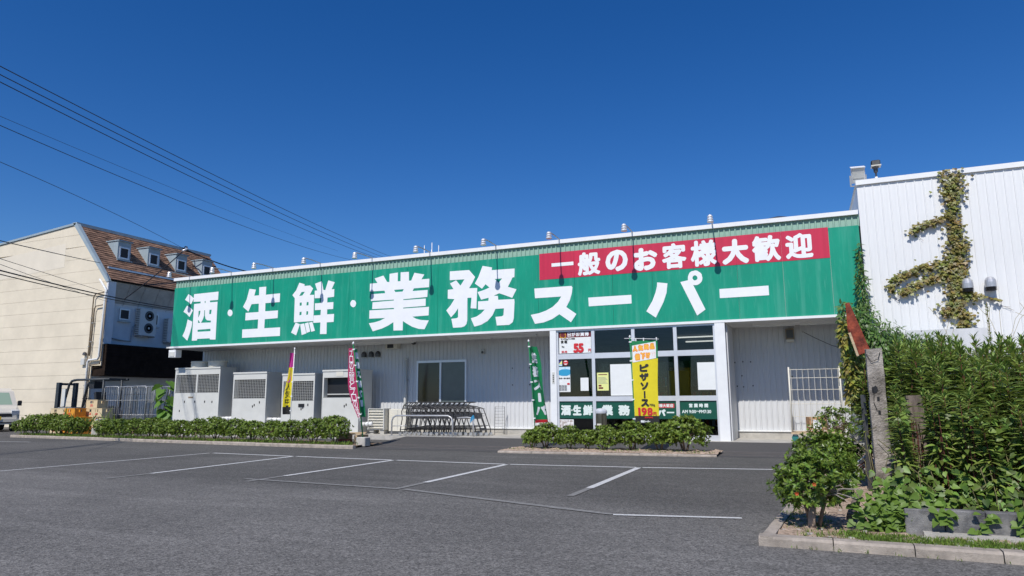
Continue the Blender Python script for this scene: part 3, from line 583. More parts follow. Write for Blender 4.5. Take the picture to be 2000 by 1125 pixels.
MB().box(-23.40, -23.02, .02, .3, 3.03, 3.33).build('box', 'white', t); MB().box(-23.36, -23.08, .0, .02, 3.06, 3.24).build('mouth', 'unit', t); MB().box(-23.25, -23.15, .1, .2, 3.33, 3.40).build('bracket', 'galv', t)
t = thing('column_notice', 'small grey notice plate with dark writing on the left entrance column', 'notice', (-7.09, -.03, 1.9))
MB().box(-7.13, -7.05, -.03, -.021, 1.75, 2.1).build('plate', 'unit', t)
mb = MB()
for k in range(4): mb.box(-7.105, -7.075, -.0335, -.0315, 1.80+.06*k, 1.84+.06*k)
mb.build('print', 'ink', t)
# ============================================================ NOTICES ON THE SHOPFRONT
def notice(name, label, cat, x0, x1, z0, z1, m, y=.07, parts=(), group=None):
    t = thing(name, label, cat, ((x0+x1)/2, y, z0), group)
    MB().box(x0, x1, y-.004, y, z0, z1).build('sheet', m, t)
    for k, (nm, mm, fn) in enumerate(parts):
        mb = MB(); fn(mb, plane_fn(y-.004, d=.001+.0025*k)); mb.build(nm, mm, t)
    return t
def rect(a, b, c, d): return lambda mb, f: mb.quad(f(a, c, 0), f(b, c, 0), f(b, d, 0), f(a, d, 0))
def T(txt, u, v, h, bold=0, **k): return lambda mb, f: put_text(mb, txt, u, v, h, f, bold, **k)
def many(*fs):
    def run(mb, f):
        for q in fs: q(mb, f)
    return run
notice('price_poster', 'white salt price poster with huge red 55 in the top left pane', 'poster', -6.92, -5.90, 2.67, 3.31, 'paper', .075, [
    ('band', 'maroon', rect(-6.92, -5.90, 3.15, 3.31)), ('burst', 'gold', rect(-6.88, -6.70, 3.14, 3.30)),
    ('print', 'letter', many(T('日がお買得', -6.66, 3.175, .125, .006, adv=1.12), )), ('print', 'maroon', T('毎', -6.87, 3.155, .15, .008)),
    ('print', 'ink', many(T('食 塩', -6.86, 2.98, .085, .006), T('1kg', -6.83, 2.86, .05, .002), T('たっぷり1kgでこの価格!', -6.86, 3.09, .042, .002))),
    ('price', 'red', many(T('55', -6.44, 2.70, .26, .022, sq=.95), T('円', -5.995, 2.70, .09, .003), T('59.40', -6.84, 2.69, .06, .004)))])
notice('travel_poster', 'poster of a blue bay over small photographs in the left pane', 'poster', -6.96, -6.58, 1.50, 2.26, 'paper', .075, [
    ('picture', 'lightblue', rect(-6.96, -6.58, 1.98, 2.26)),
    ('bay', 'blue', lambda mb, f: mb.poly([[(-6.96, 2.02), (-6.85, 1.99), (-6.7, 1.985), (-6.6, 2.02), (-6.58, 2.05), (-6.58, 2.17), (-6.7, 2.19), (-6.85, 2.185), (-6.96, 2.14)]], lambda u, v: f(u, v, 0))),
    ('photograph', 'grey_print', many(*[rect(-6.94+.085*i, -6.865+.085*i, 1.54+.09*j, 1.62+.09*j) for i in range(3) for j in range(2)])),
    ('print', 'ink', many(T('地球一周の船旅', -6.945, 1.89, .043, .002, adv=1.18))), ('badge', 'red', rect(-6.68, -6.6, 1.72, 1.77))])
notice('blue_yellow_sticker', 'square blue and yellow sticker above the bay poster', 'sticker', -6.965, -6.83, 2.29, 2.47, 'navy', .075, [
    ('patch', 'yellow_paper', lambda mb, f: mb.quad(f(-6.95, 2.34, 0), f(-6.835, 2.34, 0), f(-6.835, 2.46, 0))), ('strip', 'lightblue', rect(-6.965, -6.83, 2.29, 2.335))])
t = thing('round_sticker', 'round red and white sticker above the bay poster', 'sticker', (-6.72, .075, 2.38))
MB().poly([[(-6.72+.08*math.cos(a*PI/10), 2.385+.08*math.sin(a*PI/10)) for a in range(20)]], lambda u, v: (u, .069, v)).build('ring', 'red', t)
MB().poly([[(-6.72+.062*math.cos(a*PI/10), 2.385+.062*math.sin(a*PI/10)) for a in range(20)]], lambda u, v: (u, .067, v)).build('face', 'paper', t)
MB().box(-6.78, -6.66, .064, .066, 2.36, 2.41).build('bar', 'red', t)
notice('blank_notice', 'small blank white sheet on the left pane right of the bay poster', 'notice', -6.26, -6.01, 1.53, 1.92, 'paper', .079)
notice('yellow_notice', 'yellow notice with lines of small print on the second pane', 'notice', -5.74, -5.39, 1.53, 2.06, 'yellow_paper', .078, [
    ('print', 'maroon', many(rect(-5.70, -5.43, 1.99, 2.015), rect(-5.70, -5.61, 1.65, 1.70), rect(-5.70, -5.56, 1.58, 1.63))),
    ('small_print', 'grey_print', many(*[rect(-5.71, -5.42-.03*(i % 3), 1.74+i*.035, 1.75+i*.035) for i in range(6)]))])
notice('white_board', 'large blank white board behind the second pane next to the yellow banner', 'board', -5.33, -4.68, 1.38, 2.30, 'paper', .079)
notice('white_board', 'tall blank white board behind the right pane above the opening hours', 'board', -2.80, -2.32, 1.52, 2.29, 'paper', .079)
notice('food_poster', 'colourful food poster low in the left pane under the green lettering', 'poster', -6.97, -6.5, .36, .68, 'paper', .079, [('picture', mat('food_print', (.45, .22, .1), .6, var=.6, vs=12, col2=(.8, .75, .7)), rect(-6.95, -6.52, .42, .66))])
film = thing('window_lettering', 'dark green window film with white store lettering across the shopfront', 'window sign', (-4.6, .078, .71))
for a, b in ((-6.935, -5.88), (-5.78, -4.655), (-4.555, -3.43), (-3.33, -2.315)): MB().box(a, b, .076, .082, .71, 1.216).build('film', 'film', film)
FP = plane_fn(.076, d=.002)
for ch, a, b, z0, z1 in (('酒', -6.9, -6.58, .80, 1.11), ('・', -6.57, -6.53, .93, .98), ('生', -6.52, -6.25, .80, 1.11), ('鮮', -6.2, -5.9, .80, 1.11), ('業', -5.62, -5.28, .80, 1.11), ('務', -5.12, -4.77, .80, 1.11), ('ス', -4.5, -4.3, .80, .98), ('ー', -4.26, -4.06, .87, .91), ('パ', -3.98, -3.74, .79, .98), ('ー', -3.71, -3.5, .87, .91)):
    mb = MB(); put_glyph(mb, ch, a, b, z0, z1, FP, .018 if ch not in 'ー・' else .004); mb.build('letter', 'filmtext', film)
for k, ch in enumerate('営業時間'): mb = MB(); put_text(mb, ch, -3.08+.142*k, 1.03, .10, FP, .006); mb.build('letter', 'filmtext', film)
mb = MB(); put_text(mb, 'AM 9:00～PM7:30', -3.28, .875, .09, FP, .0035, sq=.92); mb.build('lettering', 'filmtext', film, kind='stuff')
MB().box(-4.45, -3.49, .0735, .0755, 1.02, 1.14).build('red_strip', 'red', film)
mb = MB(); put_text(mb, '一般のお客様大歓迎', -4.43, 1.035, .09, plane_fn(.0735, d=.001), .004, adv=1.13); mb.build('lettering', 'filmtext', film, kind='stuff')
notice('door_notice', 'pale notice on the inner door behind the left pane', 'notice', -6.0, -5.75, 1.2, 1.75, 'grey_print', 1.54)
t = thing('display_stand', 'yellow display stand inside the entrance behind the glass', 'display stand', (-3.4, .9, .12))
MB().box(-3.75, -3.15, .8, 1.1, .12, 2.1).build('panel', mat('stand_yellow', (.42, .30, .03), .6), t); MB().box(-3.8, -3.1, .75, 1.15, .12, .2).build('foot', 'dark2', t)

# ============================================================ BANNER FLAGS
def flag(name, label, base, top, cloth, bands, prints, wid, zt, zb, wave, base_box=None, bar=True, pole_m='cloth_green', side=1):
    """cloth(s) gives the (x, y) offset from the pole at s=0..1; wave(s, t) adds sway; bands: (t0, t1, material)"""
    t = thing(name, label, 'banner flag', base)
    b, tp = Vector(base), Vector(top)
    MB().tube([b, b.lerp(tp, .5)+Vector((.01, 0, 0)), tp], .014, 6).build('pole', pole_m, t)
    MB().lathe(tp, [(.02, -.01), (.028, .02), (.012, .05)], 8).build('pole_tip', 'white', t)
    def F(u, v, w):        # u 0..wid from the pole, v = height
        s = u/wid; f = (v-b.z)/(tp.z-b.z); p = b.lerp(tp, f); ox, oy = cloth(s, f); dx, dy = wave(s, f)
        e = .004; o2x, o2y = cloth(s+e, f); d2 = wave(s+e, f)
        tx, ty = o2x+d2[0]-ox-dx, o2y+d2[1]-oy-dy; L = math.hypot(tx, ty) or 1
        return (p.x+ox+dx+w*ty/L*1.0, p.y+oy+dy-w*tx/L*1.0, v)
    for t0, t1, m in bands:
        mb = MB(); ns, ntt = 14, max(2, int((t1-t0)*26)); V = []
        for i in range(ntt+1):
            for j in range(ns+1): V.append(F(.025+(wid-.025)*j/ns, zt+(zb-zt)*(t0+(t1-t0)*i/ntt), 0))
        mb.add(V, [(i*(ns+1)+j, (i+1)*(ns+1)+j, (i+1)*(ns+1)+j+1, i*(ns+1)+j+1) for i in range(ntt) for j in range(ns)], True)
        mb.build('cloth', m, t)
    for k, (nm, m, fn) in enumerate(prints):
        mb = MB(); fn(mb, lambda u, v, w, k=k: F(u, v, side*(.004+.002*k+w))); mb.build(nm, m, t)
    if bar:
        MB().tube([F(-.15, zt+.075, 0), F(0, zt+.07, 0), F(wid+.04, zt+.02, 0)], .008, 5).build('crossbar', 'white', t)
        for s in (.22, .5, .97): MB().box(*sum([[c-.012, c+.012] for c in F(wid*s, zt+.03, 0)[:2]], []), zt-.01, zt+.07).build('tie', 'white', t)
    for i in range(5):
        z = zt-.02-(zt-zb)*i/4.3; p = F(0.0, z, 0); MB().box(p[0]-.03, p[0]+.04, p[1]-.015, p[1]+.015, z-.015, z+.015).build('tie', 'white', t)
    if base_box: base_box(t)
    return t
flag('banner_flag', 'yellow price banner with red 198 in front of the entrance glass', (-4.03, -2.6, .06), (-4.08, -2.6, 2.84),
     lambda s, f: (.70*s-.10*s*(1-f), -.02*s), [(0, .22, 'cloth_green'), (.22, .905, 'yellow'), (.905, 1, 'cloth_black')],
     [('price_panel', 'paper', lambda mb, f: [mb.quad(*[f(.045+.63*a, 2.19+.10*a+(.43-.01*a)*b, .002) for a, b in ((i/12, j/6), ((i+1)/12, j/6), ((i+1)/12, (j+1)/6), (i/12, (j+1)/6))]) for i in range(12) for j in range(6)]),
      ('panel_band', 'orange', many(*[(lambda mb, f, q=q: put_glyph(mb, *q, f, .022)) for q in (('人', .05, .20, 2.455, 2.625), ('気', .20, .35, 2.475, 2.645), ('商', .35, .50, 2.495, 2.665), ('品', .50, .65, 2.505, 2.675), ('値', .10, .26, 2.235, 2.425), ('下', .26, .40, 2.255, 2.445), ('げ', .40, .53, 2.275, 2.455), ('!', .56, .60, 2.305, 2.475), ('!', .62, .66, 2.315, 2.485))])),
      ('panel_print', 'amber', many(*[(lambda mb, f, q=q: put_glyph(mb, *q, f, .010)) for q in (('人', .065, .19, 2.470, 2.605), ('気', .21, .34, 2.485, 2.630), ('商', .36, .49, 2.505, 2.650), ('品', .51, .64, 2.515, 2.660), ('値', .11, .25, 2.250, 2.410), ('下', .27, .39, 2.265, 2.430), ('げ', .41, .52, 2.285, 2.440))])),
      ('print', 'ink', many(*[(lambda mb, f, q=q: put_glyph(mb, *q, f, .016)) for q in (('ピ', .23, .47, 1.95, 2.15), ('ザ', .22, .47, 1.72, 1.92), ('ソ', .24, .46, 1.50, 1.69), ('ス', .23, .46, 1.08, 1.27))], rect(.325, .372, 1.29, 1.47), T('700g', .47, 1.10, .055, .002))),
      ('price', 'red', many(*[(lambda mb, f, q=q: put_glyph(mb, *q, f, .011)) for q in (('1', .135, .205, .86, 1.06), ('9', .23, .39, .86, 1.06), ('8', .40, .55, .86, 1.06))], T('円', .56, .86, .09, .004), T('213.84円(税込)', .32, .80, .032, .002))),
      ('store_name', 'paper', T('業務スーパー', .20, .69, .05, .004, adv=.9))],
     .72, 2.74, .655, lambda s, f: (.012*math.sin(9*f)*s, .03*math.sin(7*s+3*f)*s))
flag('banner_flag', 'green banner with white lettering flapping left of the entrance column', (-6.69, -2.6, .06), (-6.88, -2.6, 2.84),
     lambda s, f: ((.13*s+.18*s*(1-f)*math.sin(PI*min(1, f*1.3)))*min(1, (1.02-f)*4), .42*s), [(0, .96, 'cloth_green'), (.96, 1, 'red')],
     [('print', 'letter', many(*[(lambda mb, f, q=q: put_glyph(mb, *q, f, .02)) for q in (('業', .08, .42, 2.25, 2.55), ('務', .08, .42, 1.88, 2.18), ('ス', .08, .42, 1.52, 1.80), ('ー', .2, .28, 1.2, 1.46), ('パ', .08, .42, .86, 1.12))]))],
     .5, 2.72, .66, lambda s, f: (.05*math.sin(8*s+7*f)*s, 0), bar=False)
def fbase(t): MB().bev(-11.62, -11.32, -3.74, -3.46, 0.03, .27, .02).build('weight', 'concrete', t)
flag('banner_flag', 'crimson banner beside a green one, on a leaning pole in a concrete block', (-11.47, -3.6, .2), (-11.9, -3.6, 2.90),
     lambda s, f: (-.25*s*(.25+.75*math.sin(PI*min(1, max(0, 1.02-f)*1.25)))-.02*s, -.06*s), [(0, 1, 'cloth_pink')],
     [('print', 'letter', many(*[(lambda mb, f, q=q: put_glyph(mb, q[0], .48, .14, q[1]-.085, q[1]+.085, f, -.016)) for q in zip('プロの品質とプロの価格', [2.62-.18*i for i in range(11)])]))],
     .55, 2.76, .80, lambda s, f: (.03*math.sin(10*f)*s, 0), fbase, bar=False, side=-1)
flag('banner_flag', 'narrow green banner furled on the pole beside the crimson banner', (-11.45, -3.64, .2), (-11.88, -3.64, 2.88),
     lambda s, f: (-.06*s+.04*s*(1-f), .24*s), [(0, .98, 'cloth_green')],
     [('print', 'letter', many(*[(lambda mb, f, q=q: put_glyph(mb, q[0], .10, .38, q[1]-.1, q[1]+.1, f, .016)) for q in zip('業務スーパー', [2.55-.27*i for i in range(6)])]))],
     .45, 2.74, .78, lambda s, f: (.05*math.sin(6*s+4*f)*s, 0), bar=False)
flag('banner_flag', 'pink and yellow banner in front of the condenser units behind the hedge', (-15.11, -2.4, .06), (-15.03, -2.4, 2.92),
     lambda s, f: (-.22*s*(.25+.75*math.sin(PI*min(.6, max(0, 1.03-f)*.8))), -.08*s), [(0, .24, 'magenta'), (.24, .88, 'yellow'), (.88, 1, 'cloth_black')],
     [('spot', 'magenta', lambda mb, f: mb.poly([[(.3+.13*math.cos(a*PI/8), 2.05+.2*math.sin(a*PI/8)) for a in range(16)]], lambda u, v: f(u, v, 0))),
      ('print', 'ink', many(*[(lambda mb, f, q=q: put_glyph(mb, q[0], .44, .12, q[1]-.1, q[1]+.1, f, -.012)) for q in zip('人気中！', [1.72-.23*i for i in range(4)])]))],
     .55, 2.80, .86, lambda s, f: (.02*math.sin(9*f)*s, .05*math.sin(8*s+9*f)*s), bar=False, pole_m='pvc', side=-1)

# ============================================================ CONDENSER UNITS
def condenser(label, x0, x1, top, grille, fans=0, y0=.55, y1=1.35, zb=.12):
    t = thing('condenser_unit', label, 'condenser unit', ((x0+x1)/2, (y0+y1)/2, zb), 'tall cream condenser units')
    gz0, gz1 = top-.98, top-.27
    MB().box(x0+.05, x1-.05, y0+.05, y1-.05, .0, zb).build('plinth', 'concrete', t)
    b = MB().box(x0, x1, y0, y1, zb, gz0).box(x0, x1, y0, y1, gz1, top).box(x0, x0+.06, y0, y1, gz0, gz1).box(x1-.06, x1, y0, y1, gz0, gz1).box(x0+.06, x1-.06, y0+.25, y1, gz0, gz1)
    b.build('casing', 'unit', t)
    MB().box(x0-.012, x1+.012, y0-.025, y1+.012, top-.05, top+.012).build('lid', 'unit', t)
    MB().box(x0+.06, x1-.06, y0+.22, y0+.248, gz0, gz1).build('coil', 'black', t)
    if grille:
        g = MB(); k = (x1-x0-.12); n = int(k/.08)
        for i in range(1, n): g.box(x0+.06+k*i/n-.0032, x0+.06+k*i/n+.0032, y0+.0, y0+.012, gz0, gz1)
        m = 12
        for j in range(1, m): g.box(x0+.06, x1-.06, y0+.014, y0+.024, gz0+(gz1-gz0)*j/m-.004, gz0+(gz1-gz0)*j/m+.004)
        if fans: g.box((x0+x1)/2-.04, (x0+x1)/2+.04, y0-.004, y0+.03, gz0, gz1)
        g.build('grille', 'unit', t, kind='stuff')
    else: MB().box(x0+.15, x1-.08, y0+.1, y0+.14, gz0+.10, gz0+.13).build('bar', 'unit', t)
    w = (x1-x0)
    for fx, fz in ((.25, -.36), (.48, -.36), (.70, -.36), (.86, -.37), (.15, -.72)) if fans else ((.62, -.31), (.67, -.26), (.82, -.16)): MB().box(x0+w*fx-.02, x0+w*fx+.02, y0-.012, y0+.001, gz0+fz-.04, gz0+fz+.04).build('handle', 'black', t)
    s = MB(); s.box((x0+x1)/2-.004 if fans else x0+.02, (x0+x1)/2+.004 if fans else x0+.024, y0-.002, y0+.001, zb+.02, gz0-.02); s.box(x0+.02, x1-.02, y0-.002, y0+.001, gz0-.012, gz0-.004); s.build('seam', 'dark2', t)
    if fans:
        for k in range(2):
            c = x0+w*(.42 if k == 0 else .80); MB().lathe((c-.1, (y0+y1)/2, top+.012), [(.34, 0), (.36, .03), (.36, .19), (.38, .22), (.36, .26), (.32, .26), (.30, .05)], 20).build('fan_shroud', 'unit2', t)
        MB().box(x0+w*.33, x0+w*.44, y0-.006, y0+.001, gz0-.22, gz0-.16).build('badge', 'pipe_brown', t)
    return t
condenser('big cream condenser unit with two fan shrouds on top, leftmost of four', -23.55, -21.15, 2.62, True, 2)
condenser('cream condenser unit with a wide square grille, second of four from the left', -20.45, -18.80, 2.38, True)
c3 = condenser('cream condenser unit with a dark badge, behind the pink and yellow banner', -18.05, -16.55, 2.28, True)
MB().bev(-17.25, -16.98, .53, .552, 1.06, 1.18, .005).build('badge', 'black', c3)
c4 = condenser('cream condenser unit with an open dark opening, rightmost of four', -16.2, -14.60, 2.38, False)
MB().box(-15.6, -15.3, .538, .551, 2.16, 2.34).build('plate', 'unit2', c4)
def dpipe(label, a, b, r):
    t = thing('lagged_pipe', label, 'pipe', a, 'white lagged pipes between the condenser units'); a, b = Vector(a), Vector(b)
    MB().tube([a, b], r, 10).build('lagging', 'pvc', t)
    for k in range(1, 3): MB().tube([a.lerp(b, k/3)-(b-a).normalized()*.02, a.lerp(b, k/3)+(b-a).normalized()*.02], r+.006, 10).build('tape', 'galv', t)
dpipe('white lagged pipe between the first and second condenser units', (-21.14, .7, .62), (-20.46, .7, .64), .075)
dpipe('white lagged pipe between the second and third condenser units', (-18.79, .7, .60), (-18.06, .7, .60), .075)
dpipe('white lagged pipe at the right side of the open condenser unit', (-14.59, .8, .45), (-14.15, .8, .47), .08)
# small outdoor units on blocks
t = thing('louvred_unit', 'low outdoor unit with broad pale louvres left of the shopping carts', 'outdoor unit', (-14.0, 1.0, .0))
MB().box(-14.37, -13.70, .86, 1.25, .26, 1.0).build('casing', 'unit2', t)
for k in range(7): MB().obox((-14.03, .83, .34+.095*k), (.31, 0, 0), (0, .035, .018), (0, -.004, .008)).build('louvre', 'unit2', t)
MB().box(-14.37, -14.34, .80, .86, .27, .99).box(-13.73, -13.70, .80, .86, .27, .99).box(-14.37, -13.70, .80, .86, .985, 1.005).build('frame', 'unit', t)
for xx in (-14.25, -13.82): MB().box(xx-.08, xx+.08, .88, 1.2, .0, .26).build('foot', 'concrete', t)
t = thing('outdoor_unit', 'low cream outdoor unit behind the left end of the shopping carts', 'outdoor unit', (-13.3, 1.2, .12))
MB().bev(-13.66, -12.95, 1.05, 1.40, .22, .98, .012).build('casing', 'unit2', t); MB().box(-13.64, -12.97, 1.06, 1.39, .12, .22).build('foot', 'dark2', t)
mb = MB()
for k in range(12): mb.box(-12.951, -12.944, 1.1, 1.36, .3+.05*k, .325+.05*k)
mb.build('grille', 'dark2', t, kind='stuff'); MB().box(-13.30, -13.29, 1.046, 1.05, .25, .95).build('seam', 'galv', t)

# ============================================================ SHOPPING CARTS
cart = thing('shopping_cart', 'cart', 'shopping cart', (0, 0, 0), 'shopping carts nested in a row at the wall')
for s in (-.20, .20):
    MB().tube([(-.05, s, .07), (-.03, s, .26), (.02, s*1.05, .50), (.0, s*1.1, .72), (.07, s*1.12, .90), (.18, s*1.12, .985), (.34, s*1.1, .99)], .016, 5).build('rear_frame', 'cart', cart)
    MB().tube([(.10, s, .90), (.40, s*.95, .86), (.62, s*.9, .80), (.70, s*.9, .62), (.78, s*.9, .40), (.86, s*.88, .20), (.87, s*.88, .08)], .016, 5).build('front_frame', 'cart', cart)
for s in (-.2, .2):
    for xx in (-.05, .87):
        w = MB(); w.lathe((xx, s*(.9 if xx > 0 else 1)-.012, .055), [(.02, 0), (.053, .002), (.055, .012), (.053, .022), (.02, .024)], 10, 'y'); w.build('castor', 'galv', cart)
MB().tube([(.34, -.22, .99), (.36, 0, .995), (.34, .22, .99)], .016, 6).build('handle', 'black', cart)
MB().tube([(.02, -.22, .80), (.02, .22, .80)], .010, 5).build('cross_bar', 'cart', cart)
bk = MB()
for k in range(7): bk.tube([(.06+.09*k, -.2, .70-.008*k), (.06+.09*k, .2, .70-.008*k)], .004, 3, False)
for s in (-.2, -.1, 0, .1, .2): bk.tube([(.04, s, .71), (.66, s, .65)], .004, 3, False)
for s in (-.2, .2):
    bk.tube([(.06, s, .84), (.66, s*.95, .80)], .006, 4, False)
    for k in range(7): bk.tube([(.06+.1*k, s, .70-.008*k), (.06+.1*k, s, .84-.006*k)], .004, 3, False)
bk.build('basket_rack', 'cart', cart)
lk = MB()
for s in (-.17, -.06, .06, .17): lk.tube([(-.05, s, .17), (.84, s*.9, .30)], .006, 4, False)
lk.tube([(-.07, -.19, .165), (-.07, .19, .165)], .008, 4); lk.tube([(.82, -.17, .30), (.82, .17, .30)], .008, 4); lk.build('lower_rack', 'cart', cart)
MB().box(.28, .60, -.16, .16, .50, .66).tube([(.66, -.18, .58), (.66, .18, .58)], .008, 4).build('panel', 'steel_dark', cart)
nn = 13; cart.scale = (1.08, 1.05, 1.09); ordw = ['leftmost', 'second', 'third', 'fourth', 'fifth', 'sixth', 'seventh', 'eighth', 'ninth', 'tenth', 'eleventh', 'twelfth', 'thirteenth']
for i in range(nn):
    o = cart if i == 0 else copy_tree(cart)
    o.location = (-12.62+.168*i, .42+.028*i+random.uniform(-.015, .015), .122); o.rotation_euler = (0, 0, random.uniform(-.03, .03)+.05)
    o['label'] = 'grey shopping cart, '+(ordw[i]+(' of' if i == 0 else ' from the left in')+' the row nested along the wall' if i < nn-1 else 'rightmost of the row nested along the wall')
t = thing('cart_rail', 'steel hoop rail in front of the shopping carts', 'rail', (-11.6, -.1, .12))
def hoop(x0, x1, y, h, r): return [(x0, y, .0), (x0, y, h-.18), (x0+.05, y, h-.06), (x0+.17, y, h), (x1-.17, y, h), (x1-.05, y, h-.06), (x1, y, h-.18), (x1, y, .0)]
hp = [(a, b, c+.12) for a, b, c in hoop(-12.78, -10.50, -.12, .66, .02)]
MB().tube(hp, .028, 8).build('hoop', 'steel', t)
MB().box(-12.85, -10.40, -.17, -.07, .122, .135).build('base_plate', 'galv', t); MB().tube([(-12.78, -.12, .44), (-12.2, -.12, .45)], .014, 6).build('cross_rail', 'steel', t)
t = thing('cart_rail', 'short steel rail with blue tape at the right end of the carts', 'rail', (-10.2, .55, .12))
MB().tube([(-10.55, .3, .70), (-10.2, .3, .72), (-9.98, .3, .70), (-9.96, .3, .12)], .028, 8).build('hoop', 'steel', t)
mb = MB()
for k in range(5): mb.bar((-10.0+.02*k-.03, .26, .72+.02*k), (-9.9+.035*k-.15, .25, .55+.03*k), .03, .01)
mb.build('tape', 'tape', t)
t = thing('wire_divider', 'tall thin wire rack standing at the right end of the carts', 'rack', (-9.6, 1.5, .12))
mb = MB().tube([(-9.62, 1.2, .13), (-9.60, 1.2, 1.05), (-9.45, 1.65, 1.05), (-9.45, 1.65, .13)], .009, 5)
mb.build('frame', 'cart', t); mb = MB()
for k in range(9): mb.tube([(-9.62, 1.2, .2+.1*k), (-9.45, 1.65, .2+.1*k)], .004, 3, False)
mb.build('wire', 'cart', t, kind='stuff')

# ------------------------------------------------------------ bin, roll cage, box
t = thing('litter_bin', 'slim bronze steel litter bin with a domed lid before the entrance glass', 'bin', (-5.37, -.9, .05))
MB().lathe((-5.37, -.9, .06), [(.155, 0), (.155, .80), (.15, .82)], 20).build('body', 'bronze', t)
MB().lathe((-5.37, -.9, .88), [(.165, 0), (.17, .03), (.165, .08), (.12, .13), (.04, .145)], 20).build('lid', 'alu', t)
MB().box(-5.45, -5.33, -1.062, -1.05, .55, .60).build('label_plate', 'unit2', t); MB().lathe((-5.37, -.9, .04), [(.16, 0), (.16, .025)], 20).build('foot', 'rubber', t)
def bars(mb, a, b, up_, n, r): 
    a, b, up_ = Vector(a), Vector(b), Vector(up_)
    for k in range(n): p = a.lerp(b, k/(n-1)); mb.tube([p, p+up_], r, 4, False)
t = thing('roll_cage', 'white wire roll cage trolley against the right bay siding', 'roll cage', (.2, .9, .12))
for p_ in ([(-.42, .55, .36), (-.41, .55, 2.12)], [(.87, .55, .36), (.86, .55, 2.12)], [(-.42, 1.15, .36), (-.42, 1.15, 1.6)], [(.87, 1.15, .36), (.87, 1.15, 1.6)], [(-.42, .62, .38), (-.40, .62, 1.60), (-.38, .62, 1.60)]): MB().tube(p_, .024, 6).build('post', 'unit2', t)
mb = MB(); bars(mb, (-.36, .58, .4), (.82, .58, .4), (0, 0, 1.64), 9, .007)
for z in (.40, .78, 1.12, 1.5, 1.82, 2.05): mb.tube([(-.40, .575, z), (.86, .575, z)], .008, 4, False)
mb.build('wire_panel', 'unit2', t)
for yy0, yy1, xx in ((.6, 1.15, -.42), (.6, 1.15, .87)):
    mb = MB(); bars(mb, (xx, yy0, .4), (xx, yy1, .4), (0, 0, 1.2), 5, .006)
    for z in (.8, 1.2, 1.6): mb.tube([(xx, yy0, z), (xx, yy1, z)], .007, 4, False)
    mb.build('side_panel', 'unit2', t)
MB().box(-.45, .90, .5, 1.2, .31, .36).build('platform', 'pallet', t)
for xx in (-.36, .78):
    for yy in (.58, 1.1):
        w = MB().lathe((xx, yy-.02, .205), [(.03, 0), (.082, .003), (.085, .02), (.082, .037), (.03, .04)], 14, 'y').build('castor', 'teal', t); MB().box(xx-.03, xx+.05, yy-.03, yy+.03, .27, .31).build('fork', 'galv', w)
t = thing('cardboard_box', 'brown cardboard box with a white label standing on the roll cage', 'box', (.2, .85, .362))
MB().obox((.2, .9, .56), (.22, .06, 0), (-.05, .19, 0), (0, 0, .198)).build('carton', 'cardboard', t); MB().obox((.215, .702, .57), (.10, .0272, 0), (-.0008, .003, 0), (0, 0, .12)).build('label', 'paper', t)
MB().obox((.2, .9, .7585), (.221, .06, 0), (-.008, .03, 0), (0, 0, .001)).build('tape', 'pallet', t)
# pallet bits by the flag weight
t = thing('wooden_pallet', 'broken pale wooden pallet behind the concrete flag weight', 'pallet', (-12.1, -3.3, .06))
for k in range(4): MB().obox((-12.05+.02*k, -3.45+.16*k, .33+.01*k), (.42, .03*(k % 2), .01), (0, .05, 0), (0, 0, .011)).build('slat', 'pallet', t)
for xx in (-12.35, -11.8): MB().box(xx-.05, xx+.05, -3.5, -2.95, .06, .31).build('block', 'pallet', t)
t = thing('drink_crate', 'dark red plastic crate under the broken pallet', 'crate', (-12.1, -3.6, .06))
MB().box(-12.26, -11.9, -3.68, -3.52, .07, .20).build('body', 'maroon', t); MB().box(-12.2, -11.96, -3.69, -3.68, .11, .16).build('handle_hole', 'black', t)
# ============================================================ WHITE BUILDING ON THE RIGHT
wb = thing('white_building', 'tall white ribbed metal building adjoining the store on its right', 'building', (5, 4, 0))
wl = Vector(wb.location)
MB().box(1.63, 14, .0, 16, 0, 6.95).build('wall', 'white_wall', wb)
pm2 = pan_mesh('cladding_panel', 'white_wall', .195, .1, 6.90, .036, .016)
x = 1.625
while x < 9.2:
    obj('cladding_panel', pm2, wb, Vector((x, -.03, 0))-wl); x += .195
MB().box(1.60, 14.02, -.09, .1, 6.90, 7.03).build('cap_flashing', 'white', wb)
MB().box(1.60, 14.0, .1, 16, 6.93, 6.99).build('roof', 'soffit', wb)
MB().box(2.4, 4.2, -.42, -.30, 1.2, 2.92).build('lower_sheet', 'siding', wb)
for xx, lab in ((3.86, 'round steel vent cowl below the ivy on the white wall'), (4.34, 'round steel vent cowl standing clear to the right of the ivy')):
    t = thing('vent_cowl', lab, 'vent', (xx, -.1, 3.9))
    MB().lathe((xx, -.17, 3.93), [(.125, 0), (.125, .12), (.115, .18), (.08, .235), (.03, .26)], 18).build('dome', 'steel', t)
    MB().lathe((xx, -.17, 3.84), [(.10, 0), (.10, .09)], 14).build('throat', 'black', t)
    for k in range(3): MB().lathe((xx, -.17, 3.845+.03*k), [(.125, 0), (.128, .008), (.10, .012)], 14).build('louvre', 'steel_dark', t)
t = thing('floodlight', 'big square floodlight tilted back on the corner of the white building', 'floodlight', (1.7, .3, 7.0))
c = Vector((1.70, .25, 7.27)); ax = Vector((.17, .02, 0)); ay = Vector((0, -.10, .19)); az = ax.cross(ay).normalized()
MB().obox(c, ax, ay, az*.05).build('housing', 'alu', t); MB().obox(c+az*.053, ax*.86, ay*.86, az*.004).build('reflector', 'unit', t); MB().obox(c-ay*.35+az*.06, ax*.86, ay*.02, az*.006).build('rim', 'galv', t)
MB().obox(c+ay*1.02, ax*1.05, ay*.05, az*.08).build('hood', 'white', t)
mb = MB()
